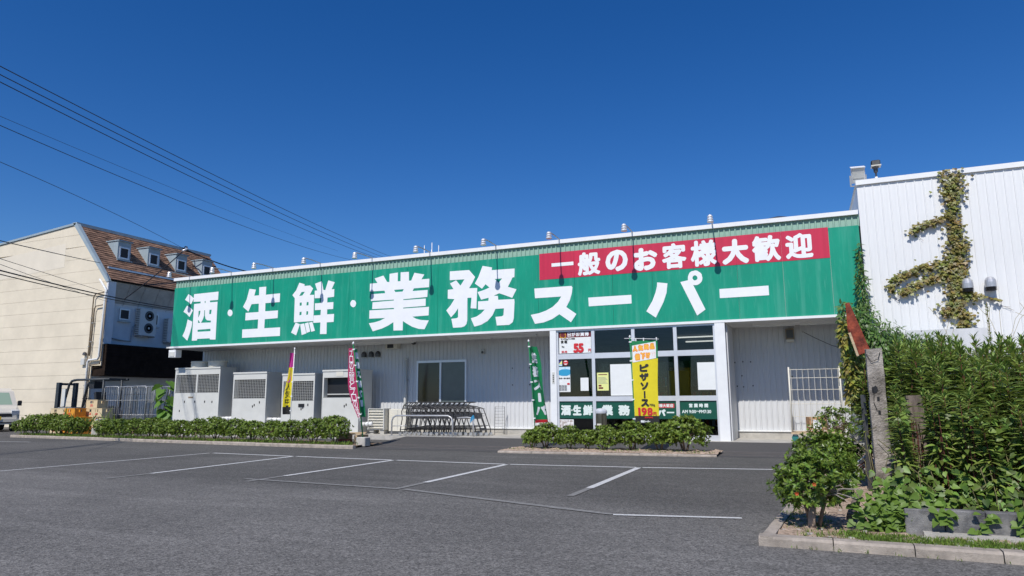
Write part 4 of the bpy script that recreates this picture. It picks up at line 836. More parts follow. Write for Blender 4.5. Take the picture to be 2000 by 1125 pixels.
for s in (-1, 1): mb.bar(c+ax*s*1.12, c+ax*s*1.12-Vector((0, -.05, .30)), .02, .04)
mb.bar(c-ax*1.12-Vector((0, -.05, .29)), c+ax*1.12-Vector((0, -.05, .29)), .03, .02); mb.build('yoke', 'galv', t)
t = thing('spot_lamp', 'small black lamp on a short post on the white roof edge', 'lamp', (2.14, .25, 7.0))
MB().tube([(2.14, .25, 7.0), (2.14, .25, 7.16)], .035, 8).build('socket', 'white', t); MB().lathe((2.14, .25, 7.15), [(.02, 0), (.025, .12), (.05, .14), (.06, .24), (.09, .27), (.09, .30)], 12).build('stem', 'steel_dark', t)
MB().bev(2.04, 2.26, .15, .33, 7.46, 7.61, .02).build('head', 'black', t); MB().box(2.06, 2.24, .135, .15, 7.48, 7.59).build('lens', 'dark', t); MB().box(2.03, 2.27, .10, .34, 7.435, 7.46).build('rim', 'unit2', t)

# ============================================================ CREAM BUILDING ON THE LEFT
X0, Y0, Y1 = -32.66, 4.0, 13.0
cb = thing('cream_building', 'cream panelled building with a brown mansard roof and four dormers', 'building', (-38, 8, 0))
XT = -35.58; XL = -54.0
core = MB()
prof = [(XL, 0), (-33.42, 0), (-33.42, 3.1), (-33.2, 3.1), (-33.2, 6.3), (-32.75, 7.5), (XT-.02, 10.6), (XL, 9.3)]
core.prism(prof, Y0+.1, Y1-.05); core.build('core', 'greywall', cb)
H = .68; z = -.05; k = 0
def xr(zz): return -33.40 if zz < 3.12 else (X0-.04 if zz < 7.5 else X0-.04-(zz-7.5)/(10.74-7.5)*(X0-XT))
def ztop(x): return 10.72-(XT-x)*.085
while z < 10.7:
    z1 = min(z+H, 10.72); zs = [z+.0045] + [q for q in (3.12, 7.5) if z < q < z1] + [z1-.0045]
    R_ = []
    for q0, q1 in zip(zs, zs[1:]): R_ += [(xr(q0+1e-3), q0), (xr(q1-1e-3), q1)]
    Ls = [(XL, z1-.006), (XL, z+.006)]
    poly_ = R_+Ls
    poly_ = [(a, min(b, ztop(a))) for a, b in poly_]
    if z > 9.0:
        poly_ = [(xr(z+.01), z+.006), (xr(min(z1, 10.7)), min(z1-.006, 10.70))]
        xa = XT-(10.72-min(z1-.006, 10.70))/.085; xb = max(XL, XT-(10.72-z)/.085)
        poly_ += [(min(xa, XT-.02), min(z1-.006, 10.70)), (xb, z+.006)]
    MB().prism(poly_, Y0-.0, Y0+.10).build('wall_panel', 'alc', cb); z += H; k += 1
MB().prism([(-42.5, 8.1), (-36.22, 8.45), (-36.26, 9.75), (-42.5, 9.35)], Y0-.006, Y0-.001).build('repainted_patch', 'alc_patch', cb)
# corner pilaster, eave, mansard slope with shingle courses
MB().box(X0-.10, X0+.02, Y0-.02, Y0+.42, 4.2, 7.45).build('corner_trim', 'greywall', cb)
MB().add([(X0-.02, Y0+.4, 7.46), (X0-.02, Y1, 7.46), (-33.2, Y1, 6.32), (-33.2, Y0+.4, 6.32)], [(0, 1, 2, 3)]).build('soffit', 'beige_soffit', cb)
for yy in [Y0+.4+.9*k for k in range(1, 9)]: MB().bar((X0-.015, yy, 7.44), (-33.19, yy, 6.33), .02).build('soffit_joint', 'galv', cb)
A = Vector((X0, 0, 7.54)); B = Vector((XT, 0, 10.78)); dv = (B-A).normalized(); nv = Vector((dv.z, 0, -dv.x))
MB().add([A+Vector((0, Y0+.1, 0))-nv*.02, A+Vector((0, Y1, 0))-nv*.02, B+Vector((0, Y1-.02, 0))-nv*.02, B+Vector((0, Y0+.1, 0))-nv*.02], [(0, 1, 2, 3)]).build('slope', 'tile', cb)
mb = MB(); L = (B-A).length; n = 24; rs = random.Random(5)
for i in range(n):
    a = A+dv*(L*i/n); b = A+dv*(L*(i+1.15)/n); y = Y0+.14-rs.random()*.3
    while y < Y1-.05:
        w = .3+.12*rs.random(); ya, yb = max(y, Y0+.14), min(y+w-.01, Y1-.03)
        if yb-ya > .03:
            o = nv*(.028+.012*rs.random())
            mb.add([a+Vector((0, ya, 0))+o, a+Vector((0, yb, 0))+o, b+Vector((0, yb, 0))+nv*.004, b+Vector((0, ya, 0))+nv*.004, a+Vector((0, ya, 0)), a+Vector((0, yb, 0))], [(0, 1, 2, 3), (4, 5, 1, 0)])
        y += w
mb.build('shingles', 'tile', cb, kind='stuff')
MB().prism([(X0-.12, 7.40), (X0+.06, 7.44), (XT+.05, 10.84), (XT-.2, 10.80)], Y0-.06, Y0+.14).build('barge_board', 'slate_trim', cb)
MB().box(XT-.25, XT+.10, Y0-.05, Y1+.1, 10.74, 10.86).box(XT-.05, XT+.12, Y0+.1, Y1, 10.66, 10.74).build('ridge_cap', 'slate_trim', cb)
MB().add([(XL, Y0-.06, ztop(XL)), (XT, Y0-.06, 10.72), (XT, Y0+.15, 10.72), (XL, Y0+.15, ztop(XL)), (XL, Y0-.06, ztop(XL)+.10), (XT, Y0-.06, 10.84), (XT, Y0+.15, 10.84), (XL, Y0+.15, ztop(XL)+.10)], [(0, 1, 5, 4), (4, 5, 6, 7), (2, 3, 7, 6), (1, 2, 6, 5), (3, 0, 4, 7)]).build('parapet_cap', 'slate_trim', cb)
q = A+dv*(L*.21)
MB().bar(q+nv*.06+Vector((0, Y0+.3, 0)), q+nv*.06+Vector((0, Y1, 0)), .07, .09).build('snow_rail', 'alu', cb)
MB().bar(A+nv*.02+Vector((0, Y0+.1, -.03)), A+nv*.02+Vector((0, Y1, -.03)), .10, .09).build('eave_gutter', 'brown', cb)
for ya in (5.27, 7.15, 9.05, 10.98):
    XF = -33.90; w = .78; zb, zt = 8.93, 9.96; xb_ = XF-.95
    d = MB()
    for yy in (ya, ya+w-.03): d.prism([(XF, zb), (XF, zt), (xb_, zt)], yy, yy+.03)
    d.box(XF-.03, XF, ya+.03, ya+w-.03, zb, zb+.10).box(XF-.03, XF, ya+.03, ya+w-.03, zt-.33, zt).box(XF-.03, XF, ya+.03, ya+.10, zb+.1, zt-.33).box(XF-.03, XF, ya+w-.10, ya+w-.03, zb+.1, zt-.33)
    dm = d.build('dormer', 'slate_trim', cb)
    MB().box(xb_-.05, XF+.10, ya-.05, ya+w+.05, zt, zt+.05).build('dormer_roof', 'slate_trim', dm)
    MB().box(XF-.02, XF+.03, ya+.10, ya+.16, zb+.08, zt-.3).box(XF-.02, XF+.03, ya+w-.16, ya+w-.10, zb+.08, zt-.3).box(XF-.02, XF+.03, ya+.16, ya+w-.16, zb+.08, zb+.15).box(XF-.02, XF+.03, ya+.16, ya+w-.16, zt-.37, zt-.3).build('window_frame', 'alu', dm)
    MB().box(XF-.03, XF-.015, ya+.15, ya+w-.15, zb+.14, zt-.36).build('pane', 'black', dm)
    MB().box(XF-.05, XF+.12, ya-.06, ya+w+.06, zb-.05, zb).build('apron_flashing', 'slate_trim', dm)
for ya, yb, z0, z1 in ((5.12, 5.72, 5.60, 6.18), (7.17, 7.52, 5.48, 6.12)):
    f = MB().box(-33.2, -33.12, ya, ya+.06, z0, z1).box(-33.2, -33.12, yb-.06, yb, z0, z1).box(-33.2, -33.12, ya+.06, yb-.06, z0, z0+.06).box(-33.2, -33.12, ya+.06, yb-.06, z1-.06, z1).build('window', 'alu', cb)
    MB().box(-33.17, -33.15, ya+.06, yb-.06, z0+.06, z1-.06).build('pane', 'black', f); MB().box(-33.2, -33.05, ya-.05, yb+.05, z0-.12, z0-.08).build('sill', 'galv', f)
aw = MB().prism([(-34.0, 4.18), (-32.50, 4.22), (-32.46, 2.62), (-34.0, 2.60)], Y0+.06, Y1).build('awning', 'brown', cb)
for k in range(10): MB().box(-32.475, -32.445, Y0+.06, Y1, 2.68+.155*k, 2.68+.155*k+.11).build('slat', 'brown', aw)
MB().box(-34.1, -33.95, Y0+.3, Y1, 0, 2.6).build('ground_floor_wall', 'alc', cb)
for k in range(4): MB().box(-33.945, -33.935, Y0+.3, Y1, .62+.55*k, .63+.55*k).build('joint', 'galv', cb)
MB().box(-33.96, -33.93, 6.2, 9.6, 0, 2.1).build('shutter_door', 'beige_soffit', cb)
def ac(label, y0, y1, z0, z1):
    t = thing('outdoor_unit', label, 'outdoor unit', (-33.0, (y0+y1)/2, z0), 'air conditioner outdoor units on the grey wall')
    MB().bev(-33.16, -32.78, y0, y1, z0, z1, .02).build('casing', 'unit', t)
    for zc in (z0+(z1-z0)*.28, z0+(z1-z0)*.74):
        yc = y0+(y1-y0)*.55; r = (z1-z0)*.19
        f = MB().lathe((-32.78, yc, zc), [(r, 0), (r, .012), (r*.9, .014)], 20, 'x').build('fan_opening', 'black', t)
        for k in range(3): MB().lathe((-32.765, yc, zc), [(r*(.4+.25*k), 0), (r*(.4+.25*k)-.008, .006)], 20, 'x').build('guard_ring', 'dark2', f)
        MB().lathe((-32.765, yc, zc), [(r*.25, 0), (r*.2, .012)], 12, 'x').build('hub', 'unit', f)
    mb = MB()
    for k in range(14): zz = z0+.08+(z1-z0-.16)*k/13; mb.box(-33.1, -32.84, y0-.006, y0+.001, zz, zz+.03)
    mb.build('fin', 'dark2', t, kind='stuff')
    MB().bar((-33.2, y0+.1, z0-.05), (-32.72, y0+.1, z0-.05), .05).bar((-33.2, y1-.1, z0-.05), (-32.72, y1-.1, z0-.05), .05).build('bracket', 'galv', t)
ac('two-fan outdoor unit hung on the grey wall between two small windows', 6.08, 7.12, 4.84, 6.30)
ac('two-fan outdoor unit hung on the grey wall just beside the green sign', 7.9, 8.9, 4.62, 5.95)
t = thing('refrigerant_pipe', 'grey pipe running along the wall left of the two-fan unit', 'pipe', (-33.1, 5.4, 4.5))
MB().tube([(-33.14, 4.5, 4.62), (-33.14, 5.3, 4.52), (-33.14, 5.9, 4.5), (-33.1, 5.95, 5.3), (-33.1, 6.1, 5.4)], .035, 6).build('pipe', 'galv', t)
def pipe(label, pts, r, m, cat='pipe'):
    t = thing('wall_pipe', label, cat, pts[0]); MB().tube(pts, r, 8).build('pipe', m, t)
    for k in range(1, len(pts)-1):
        if abs(pts[k][2]-pts[k+1][2]) > 1.2:
            for f in (.3, .7): p = Vector(pts[k]).lerp(Vector(pts[k+1]), f); MB().box(p.x-r-.02, p.x+r+.02, p.y-.03, p.y+.10, p.z-.02, p.z+.02).build('clamp', 'galv', t)
    return t
yP = 3.88
pipe('white drainpipe zigzagging down the right edge of the cream wall', [(-33.18, yP, 7.55), (-32.62, yP, 6.95), (-32.66, yP, 6.6), (-32.74, yP, 3.55), (-32.80, yP, 3.44), (-33.45, yP, 3.40), (-33.52, yP, 3.3), (-33.50, yP, .1)], .055, 'pvc')
pipe('outer brown conduit bending down the cream wall', [(-32.8, yP, 6.85), (-33.40, yP, 6.80), (-33.52, yP, 6.65), (-33.55, yP, 3.0), (-33.62, yP, .1)], .032, 'pipe_brown')
pipe('inner brown conduit bending down beside the white drainpipe', [(-32.8, yP, 6.20), (-33.30, yP, 6.16), (-33.40, yP, 6.02), (-33.44, yP, 3.62)], .030, 'pipe_brown')
pipe('slim brown conduit following the drainpipe down its right side', [(-32.60, yP+.02, 6.5), (-32.62, yP+.02, 3.5), (-32.66, yP+.02, 3.2), (-33.3, yP+.02, 3.15), (-33.36, yP+.02, 3.05), (-33.37, yP+.02, .1)], .028, 'pipe_brown')
t = thing('meter_box', 'small grey meter box and cable gland on the cream wall beside the conduits', 'meter box', (-33.9, 3.9, 3.2))
MB().bev(-34.05, -33.78, 3.86, 3.995, 3.18, 3.52, .02).build('box', 'unit', t); MB().lathe((-33.86, 3.92, 3.65), [(.05, 0), (.11, .03), (.09, .14), (.03, .18)], 10).build('gland', 'steel_dark', t)

# ------------------------------------------------------------ overhead wires
def wire(label, a, b, sag, r=.018, s0=-.35, s1=1.0, group='overhead wires crossing the sky', nm='overhead_wire', bead=0):
    a, b = Vector(a), Vector(b); pts = []
    for k in range(33):
        s = s0+(s1-s0)*k/32; p = a.lerp(b, s); p.z -= sag*s*(1-s); pts.append(p)
    t = thing(nm, label, 'wire', pts[0], group); MB().tube(pts, r, 5).build('cable', 'wire', t); return t
wire('topmost of three thick black overhead wires crossing the sky', (-23.04, -7.47, 11.90), (-43.43, 46.66, 17.86), 1.29, .017)
wire('middle one of three thick black overhead wires crossing the sky', (-23.05, -7.43, 11.63), (-44.27, 46.32, 17.82), 1.39, .017)
wire('lowest of three thick black overhead wires crossing the sky', (-23.07, -7.40, 11.40), (-44.93, 46.05, 17.75), 1.74, .017)
wire('very thin faint wire just below the three thick overhead wires', (-23.15, -7.23, 10.32), (-42.92, 36.14, 16.39), .87, .007)
wire('thin black wire running parallel below the faint wire', (-23.17, -7.19, 10.03), (-41.64, 36.85, 15.46), 1.91, .013)
wire('thin wire slanting down to the brown roof edge', (-25.36, -5.83, 9.57), (-34.49, 9.94, 10.57), -.45, .011)
t = wire('thick spiralled cable dropping behind the store from the brown roof', (-34.49, 9.94, 10.57), (-35.25, 16.27, 10.22), .6, .04, 0, 1.2)
wire('cable crossing the pale patch of the cream wall', (-23.42, -6.65, 6.39), (-33.0, 3.7, 8.36), .06, .016)
wire('upper of two thick low cables in front of the cream wall', (-21.35, -7.74, 5.07), (-27.66, 3.78, 5.72), .34, .022, -.35, 1.15)
wire('lower of two thick low cables in front of the cream wall', (-21.36, -7.72, 4.96), (-27.71, 3.78, 5.65), .36, .016, -.35, 1.15)
wire('thin line running to the corner of the cream wall', (-21.33, -7.79, 5.41), (-31.48, 3.11, 6.62), .0, .009)
wire('thin line just under the line to the cream wall corner', (-21.33, -7.79, 5.25), (-31.9, 3.5, 6.25), .1, .008)
wire('greenish cable rising from the grey wall to the brown roof edge', (-32.2, 4.6, 6.55), (-33.6, 9.3, 10.2), .35, .03, 0, 1)
t = thing('cable_joint', 'tangled cable joint and clamps at the brown roof edge', 'cable joint', (-33.7, 9.5, 10.3))
MB().tube([(-33.6, 9.3, 10.2), (-33.8, 9.7, 10.5), (-34.2, 9.9, 10.62), (-34.6, 10.1, 10.5), (-33.9, 10.6, 10.2)], .035, 5).build('cable', 'wire', t); MB().tube([(-33.6, 9.2, 10.15), (-33.55, 9.5, 10.35)], .06, 6).build('clamp', 'alu', t)

# ============================================================ YARD ON THE LEFT
fk = thing('forklift', 'dark forklift with an overhead guard parked before the cream wall', 'forklift', (-30.2, 2, 0))
for yy in (1.55, 2.35): MB().box(-32.15, -31.95, yy-.07, yy+.07, .05, 2.2).build('mast_rail', 'forklift', fk)
MB().box(-32.12, -31.98, 1.62, 2.28, 2.08, 2.18).box(-32.12, -31.98, 1.62, 2.28, 1.0, 1.08).build('mast_bar', 'forklift', fk)
for yy in (1.65, 2.25): MB().box(-33.1, -32.16, yy-.06, yy+.06, .08, .13).build('fork', 'steel_dark', fk)
MB().box(-32.20, -32.14, 1.5, 2.4, .1, .55).build('carriage', 'forklift', fk)
MB().prism([(-31.6, .35), (-31.6, .95), (-31.2, 1.0), (-31.1, .55), (-30.3, .55), (-30.2, 1.05), (-29.2, 1.1), (-28.9, .85), (-28.9, .35)], 1.45, 2.45).build('body', 'forklift', fk)
MB().prism([(-29.4, .3), (-29.4, 1.12), (-28.95, 1.05), (-28.75, .7), (-28.8, .3)], 1.5, 2.4).build('counterweight', 'steel_dark', fk)
for yy in (1.5, 2.4):
    MB().tube([(-31.55, yy, .9), (-31.45, yy, 1.5), (-31.28, yy, 2.1), (-31.1, yy, 2.26), (-30.8, yy, 2.3), (-28.6, yy, 2.3)], .055, 6).build('guard_post', 'forklift', fk)
    MB().tube([(-29.0, yy, 1.0), (-29.0, yy, 2.3)], .055, 6).build('guard_post', 'forklift', fk)
for k in range(7): xx = -31.0+.38*k; MB().box(xx-.03, xx+.03, 1.5, 2.4, 2.29, 2.34).build('guard_bar', 'forklift', fk)
MB().box(-30.3, -29.75, 1.7, 2.2, 1.05, 1.2).obox((-29.75, 1.95, 1.45), (.07, 0, .02), (0, .24, 0), (-.05, 0, .28)).build('seat', 'black', fk)
MB().lathe((-30.65, 1.95, 1.45), [(.17, 0), (.19, .015), (.17, .03), (.15, .015)], 14).tube([(-31.0, 1.95, .9), (-30.65, 1.95, 1.45)], .03, 6).build('steering_wheel', 'black', fk)
MB().box(-31.62, -31.40, 1.42, 1.50, 1.1, 1.9).build('tilt_cylinder', 'unit', fk)
MB().box(-30.1, -29.75, 1.6, 2.0, 1.9, 2.22).build('warning_lamp', 'black', fk)
for xx, r in ((-31.45, .34), (-29.3, .27)):
    for yy in (1.36, 2.34):
        w = MB().lathe((xx, yy, r), [(r*.5, 0), (r*.95, .0), (r, .04), (r, .16), (r*.95, .2), (r*.5, .2)], 16, 'y').build('wheel', 'rubber', fk); MB().lathe((xx, yy-.004, r), [(r*.48, .0), (r*.3, .03)], 12, 'y').build('rim', 'galv', w)
t = thing('stacked_trays', 'stack of dark folded trays left of the beer crates', 'trays', (-30.1, .6, 0))
for k in range(7): MB().box(-30.45+.02*(k % 2), -29.55, .5, 1.0, .02+.155*k, .02+.155*k+.12).build('tray', 'galv', t)
# beer crates
def crate_proto(m):
    t = thing('beer_crate', 'crate', 'crate', (0, 0, 0), 'plastic beer crates stacked before the cream wall'); w, d, h, s = .33, .24, .345, .015
    b = MB().box(-w, w, -d, d, 0, .02)
    for yy in (-d, d-s): b.box(-w, w, yy, yy+s, .02, h*.55).box(-w, -.09, yy, yy+s, h*.55, h*.85).box(.09, w, yy, yy+s, h*.55, h*.85).box(-w, w, yy, yy+s, h*.85, h)
    for xx in (-w, w-s): b.box(xx, xx+s, -d+s, d-s, .02, h*.55).box(xx, xx+s, -d+s, -.07, h*.55, h*.85).box(xx, xx+s, .07, d-s, h*.55, h*.85).box(xx, xx+s, -d+s, d-s, h*.85, h)
    b.box(-w-.008, w+.008, -d-.008, -d, h*.93, h*1.0).box(-w-.008, w+.008, d, d+.008, h*.93, h)
    b.build('shell', m, t)
    MB().box(-w+.02, w-.02, -.01, .01, .02, h*.9).box(-.01, .01, -d+.02, -.012, .02, h*.9).box(-.01, .01, .012, d-.02, .02, h*.9).build('divider', m, t)
    mb = MB()
    for k in range(2): mb.box(-.09+.02*k, .09-.02*k, -d-.003, -d-.001, .07+.05*k, .10+.05*k)
    mb.build('print', 'red', t); return t
cream, orange = crate_proto('crate_cream'), crate_proto('crate_orange'); first = {'c': True, 'o': True}
hts = ['on the ground', 'second from the ground', 'third from the ground', 'topmost of its stack', 'topmost of its stack']
stacks = [('c', -26.82, -.05, 3, 'stack touching the roll cages'), ('c', -27.62, .25, 4, 'tallest stack'), ('o', -28.05, -.35, 3, 'orange stack beside the tallest stack'), ('o', -27.42, -.5, 2, 'low orange stack in front of the tallest stack'), ('c', -28.75, -.1, 3, 'stack left of the orange crates'), ('c', -29.45, 0, 3, 'stack at the left end')]
for kd, xx, yy, nst, wh in stacks:
    for k in range(nst):
        src = cream if kd == 'c' else orange
        o = src if first[kd] else copy_tree(src); first[kd] = False
        o.location = (xx+random.uniform(-.02, .02), yy+random.uniform(-.02, .02), .0+.347*k); o.rotation_euler = (0, 0, random.uniform(-.06, .06))
        pos = 'topmost' if k == nst-1 else ['lowest', 'second from the bottom', 'third from the bottom'][k]
        o['label'] = ('cream' if kd == 'c' else 'orange')+' plastic beer crate, '+pos+' of the '+wh
# roll cages
rc = thing('roll_cage', 'cage', 'roll cage', (0, 0, 0), 'grey roll cages parked together in the yard')
for yy in (-.32, .32):
    MB().tube([(-.4, yy, .16), (-.4, yy, 1.86), (-.34, yy, 1.93), (.34, yy, 1.93), (.4, yy, 1.86), (.4, yy, .16)], .022, 6).build('frame', 'galv', rc)
    mb = MB(); bars(mb, (-.26, yy, .2), (.26, yy, .2), (0, 0, 1.73), 5, .010)
    for z in (.75, 1.35): mb.tube([(-.4, yy, z), (.4, yy, z)], .016, 5, False)
    mb.build('side_bars', 'galv', rc)
mb = MB(); bars(mb, (-.4, -.2, .2), (-.4, .2, .2), (0, 0, 1.6), 4, .010)
for z in (.5, 1.0, 1.6): mb.tube([(-.4, -.32, z), (-.4, .32, z)], .012, 5, False)
mb.build('back_bars', 'galv', rc)
mb = MB()
for k in range(9): mb.tube([(-.38, -.335, .22+.06*k), (.38, -.335, .22+.06*k)], .005, 3, False)
for k in range(9): mb.tube([(-.36+.09*k, -.335, .2), (-.36+.09*k, -.335, .72)], .005, 3, False)
mb.build('wire_panel', 'galv', rc)
MB().box(-.42, .42, -.34, .34, .13, .17).build('platform', 'steel_dark', rc)
for xx in (-.35, .35):
    for yy in (-.28, .28): MB().lathe((xx, yy-.02, .065), [(.02, 0), (.063, .003), (.065, .02), (.063, .037), (.02, .04)], 10, 'y').build('castor', 'rubber', rc)
for i, (xx, yy, rz, lab) in enumerate([(-27.05, .75, .05, 'grey roll cage with a wire lower panel beside the beer crates'), (-25.35, .75, -.04, 'grey roll cage nearest the big leaved plant, right end of the cages'), (-26.2, 1.0, .03, 'grey roll cage in the middle of the parked cages'), (-26.75, 1.55, .5, 'grey roll cage turned askew behind the wire panelled one'), (-25.7, 1.6, -.3, 'grey roll cage turned askew behind the right end of the cages')]):
    o = rc if i == 0 else copy_tree(rc); o.location = (xx, yy, .0); o.rotation_euler = (0, 0, rz); o['label'] = lab
t = thing('yard_hoop', 'low silver hoop barrier in front of the roll cages', 'barrier', (-25.3, -1.2, 0))
MB().tube([(-25.7, -1.2, 0), (-25.68, -1.2, .50), (-25.55, -1.2, .60), (-24.75, -1.2, .60), (-24.62, -1.2, .50), (-24.6, -1.2, 0)], .035, 8).build('hoop', 'alu', t)
t = thing('marker_stone', 'pale square stone post in the gap between the hedges', 'post', (-23.3, -2.9, 0)); MB().bev(-23.45, -23.15, -2.95, -2.65, 0, .38, .03).build('stone', 'concrete', t)

# van
vn = thing('parked_van', 'cream van with a yellow number plate parked left of the hedge', 'van', (-34.05, .55, 0))
def vbox(name, prof, x0, x1, m, par): return MB().prism(prof, x0, x1, 'yz').build(name, m, par)
bd = MB(); xa, xb = -34.95, -33.15; cxv = (xa+xb)/2
prof = [(3.9, .35), (.62, .35), (.55, .55), (.58, .85), (.78, 1.02), (1.05, 1.15), (1.62, 1.80), (2.0, 1.95), (3.85, 1.95), (3.95, 1.2)]
n = len(prof); V = []
for xx, ins in ((xa, 1), (xa+.12, 0), (xb-.12, 0), (xb, 1)):
    for y, z in prof: V.append((xx + (0 if not ins else (.10 if xx < cxv else -.10)*max(0, (z-1.0))), y+(.07*ins if y < 1 else 0), z-(.04*ins if z > 1.9 else 0)))
F = [tuple(range(n-1, -1, -1)), tuple(range(3*n, 4*n))]
for r in range(3):
    for i in range(n): F.append((r*n+i, r*n+(i+1) % n, (r+1)*n+(i+1) % n, (r+1)*n+i))
bd.add(V, F); bd.build('body', 'van', vn)
MB().add([(xa+.2, 1.09, 1.20), (xb-.2, 1.09, 1.20), (xb-.27, 1.56, 1.745), (xa+.27, 1.56, 1.745)], [(0, 1, 2, 3)]).build('windscreen', mat('van_glass', (.30, .40, .30), .08, spec=.7), vn)
MB().box(xa+.03, xb-.03, .47, .60, .33, .56).build('bumper', 'van', vn); MB().box(xa+.3, xb-.3, .555, .575, .66, .80).build('grille', 'black', vn); MB().box(xa+.2, xb-.2, .46, .475, .38, .43).build('air_intake', 'black', vn)
MB().box(cxv-.18, cxv+.18, .445, .465, .52, .68).build('number_plate', 'plate', vn)
for s in (-1, 1):
    MB().obox((cxv+s*.72, .60, .86), (.15, 0, 0), (0, .06, .02), (0, -.02, .09)).build('headlight', 'lens', vn)
    MB().bev(cxv+s*1.0-.08, cxv+s*1.0+.08, 1.15, 1.25, 1.15, 1.38, .02).build('mirror', 'black', vn)
    for yy in (1.15, 3.2):
        w = MB().lathe((cxv+s*.82-.09, yy, .29), [(.15, 0), (.28, .0), (.29, .03), (.29, .15), (.28, .18), (.15, .18)], 16, 'x').build('wheel', 'rubber', vn); MB().lathe((cxv+s*.82-.095 if s < 0 else cxv+s*.82+.06, yy, .29), [(.15, 0), (.1, .03)], 12, 'x').build('rim', 'galv', w)
    MB().add([(xa-.0 if s < 0 else xb+.0, 1.3, 1.2), (xa if s < 0 else xb, 3.7, 1.2), (xa+.06 if s < 0 else xb-.06, 3.7, 1.75), (xa+.06 if s < 0 else xb-.06, 1.7, 1.75)], [(0, 1, 2, 3)]).build('side_window', 'glass_dark', vn)
vn.location = (-33.25, -.35, 0); vn.rotation_euler = (0, 0, R(72))
# ============================================================ VEGETATION
def unit(a): return a/np.maximum(np.linalg.norm(a, axis=-1, keepdims=True), 1e-9)
LEAF = {   # (along, across, lift) of the outline; faces
 'oval': (np.array([(0, 0, 0), (.45, -.5, .06), (1, 0, -.04), (.45, .5, .06), (.5, 0, 0)]), [(0, 1, 4), (1, 2, 4), (2, 3, 4), (3, 0, 4)]),
 'lance': (np.array([(0, 0, 0), (.35, -.5, .03), (.35, .5, .03), (.72, -.32, -.06), (.72, .32, -.06), (1, 0, -.20)]), [(0, 1, 2), (1, 3, 4, 2), (3, 5, 4)]),
 'heart': (np.array([(.08, 0, 0), (-.06, -.28, .03), (.22, -.52, .06), (.62, -.34, .02), (1.05, 0, -.10), (.62, .34, .02), (.22, .52, .06), (-.06, .28, .03), (.55, 0, -.03)]), [(0, 1, 2, 8), (2, 3, 8), (3, 4, 8), (4, 5, 8), (5, 6, 8), (6, 7, 0, 8)]),
 'ivy': (np.array([(0, 0, 0), (.10, -.42, .04), (.50, -.52, .0), (.60, -.22, .05), (1.0, 0, -.06), (.60, .22, .05), (.50, .52, .0), (.10, .42, .04), (.45, 0, .02)]), [(0, 1, 2, 8), (2, 3, 8), (3, 4, 8), (4, 5, 8), (5, 6, 8), (6, 7, 0, 8)]),
}
def leaves_mesh(name, m, P, D, N, L, Wd, kind='oval'):
    """one leaf per row: base point P, direction D, normal N, length L, width Wd"""
    D = unit(D); S = unit(np.cross(N, D)); N2 = np.cross(D, S); tpl, fc = LEAF[kind]; k = len(tpl)
    V = P[:, None, :]+D[:, None, :]*(tpl[None, :, 0, None]*L[:, None, None])+S[:, None, :]*(tpl[None, :, 1, None]*Wd[:, None, None])+N2[:, None, :]*(tpl[None, :, 2, None]*L[:, None, None])
    n = len(P); base = (np.arange(n)*k)
    loops = np.concatenate([(base[:, None]+np.array(f)[None, :]).reshape(n, -1) for f in fc], axis=1).reshape(-1)
    sizes = np.tile(np.array([len(f) for f in fc]), n); starts = np.concatenate([[0], np.cumsum(sizes)[:-1]])
    me = bpy.data.meshes.new(name); me.vertices.add(n*k); me.vertices.foreach_set('co', V.reshape(-1).astype(np.float32))
    me.loops.add(len(loops)); me.loops.foreach_set('vertex_index', loops.astype(np.int32))
    me.polygons.add(len(sizes)); me.polygons.foreach_set('loop_start', starts.astype(np.int32)); me.polygons.foreach_set('loop_total', sizes.astype(np.int32))
    me.materials.append(M[m]); me.update(calc_edges=True); me.validate(); return me
def sph(n, rg):
    v = rg.normal(size=(n, 3)); return unit(v)
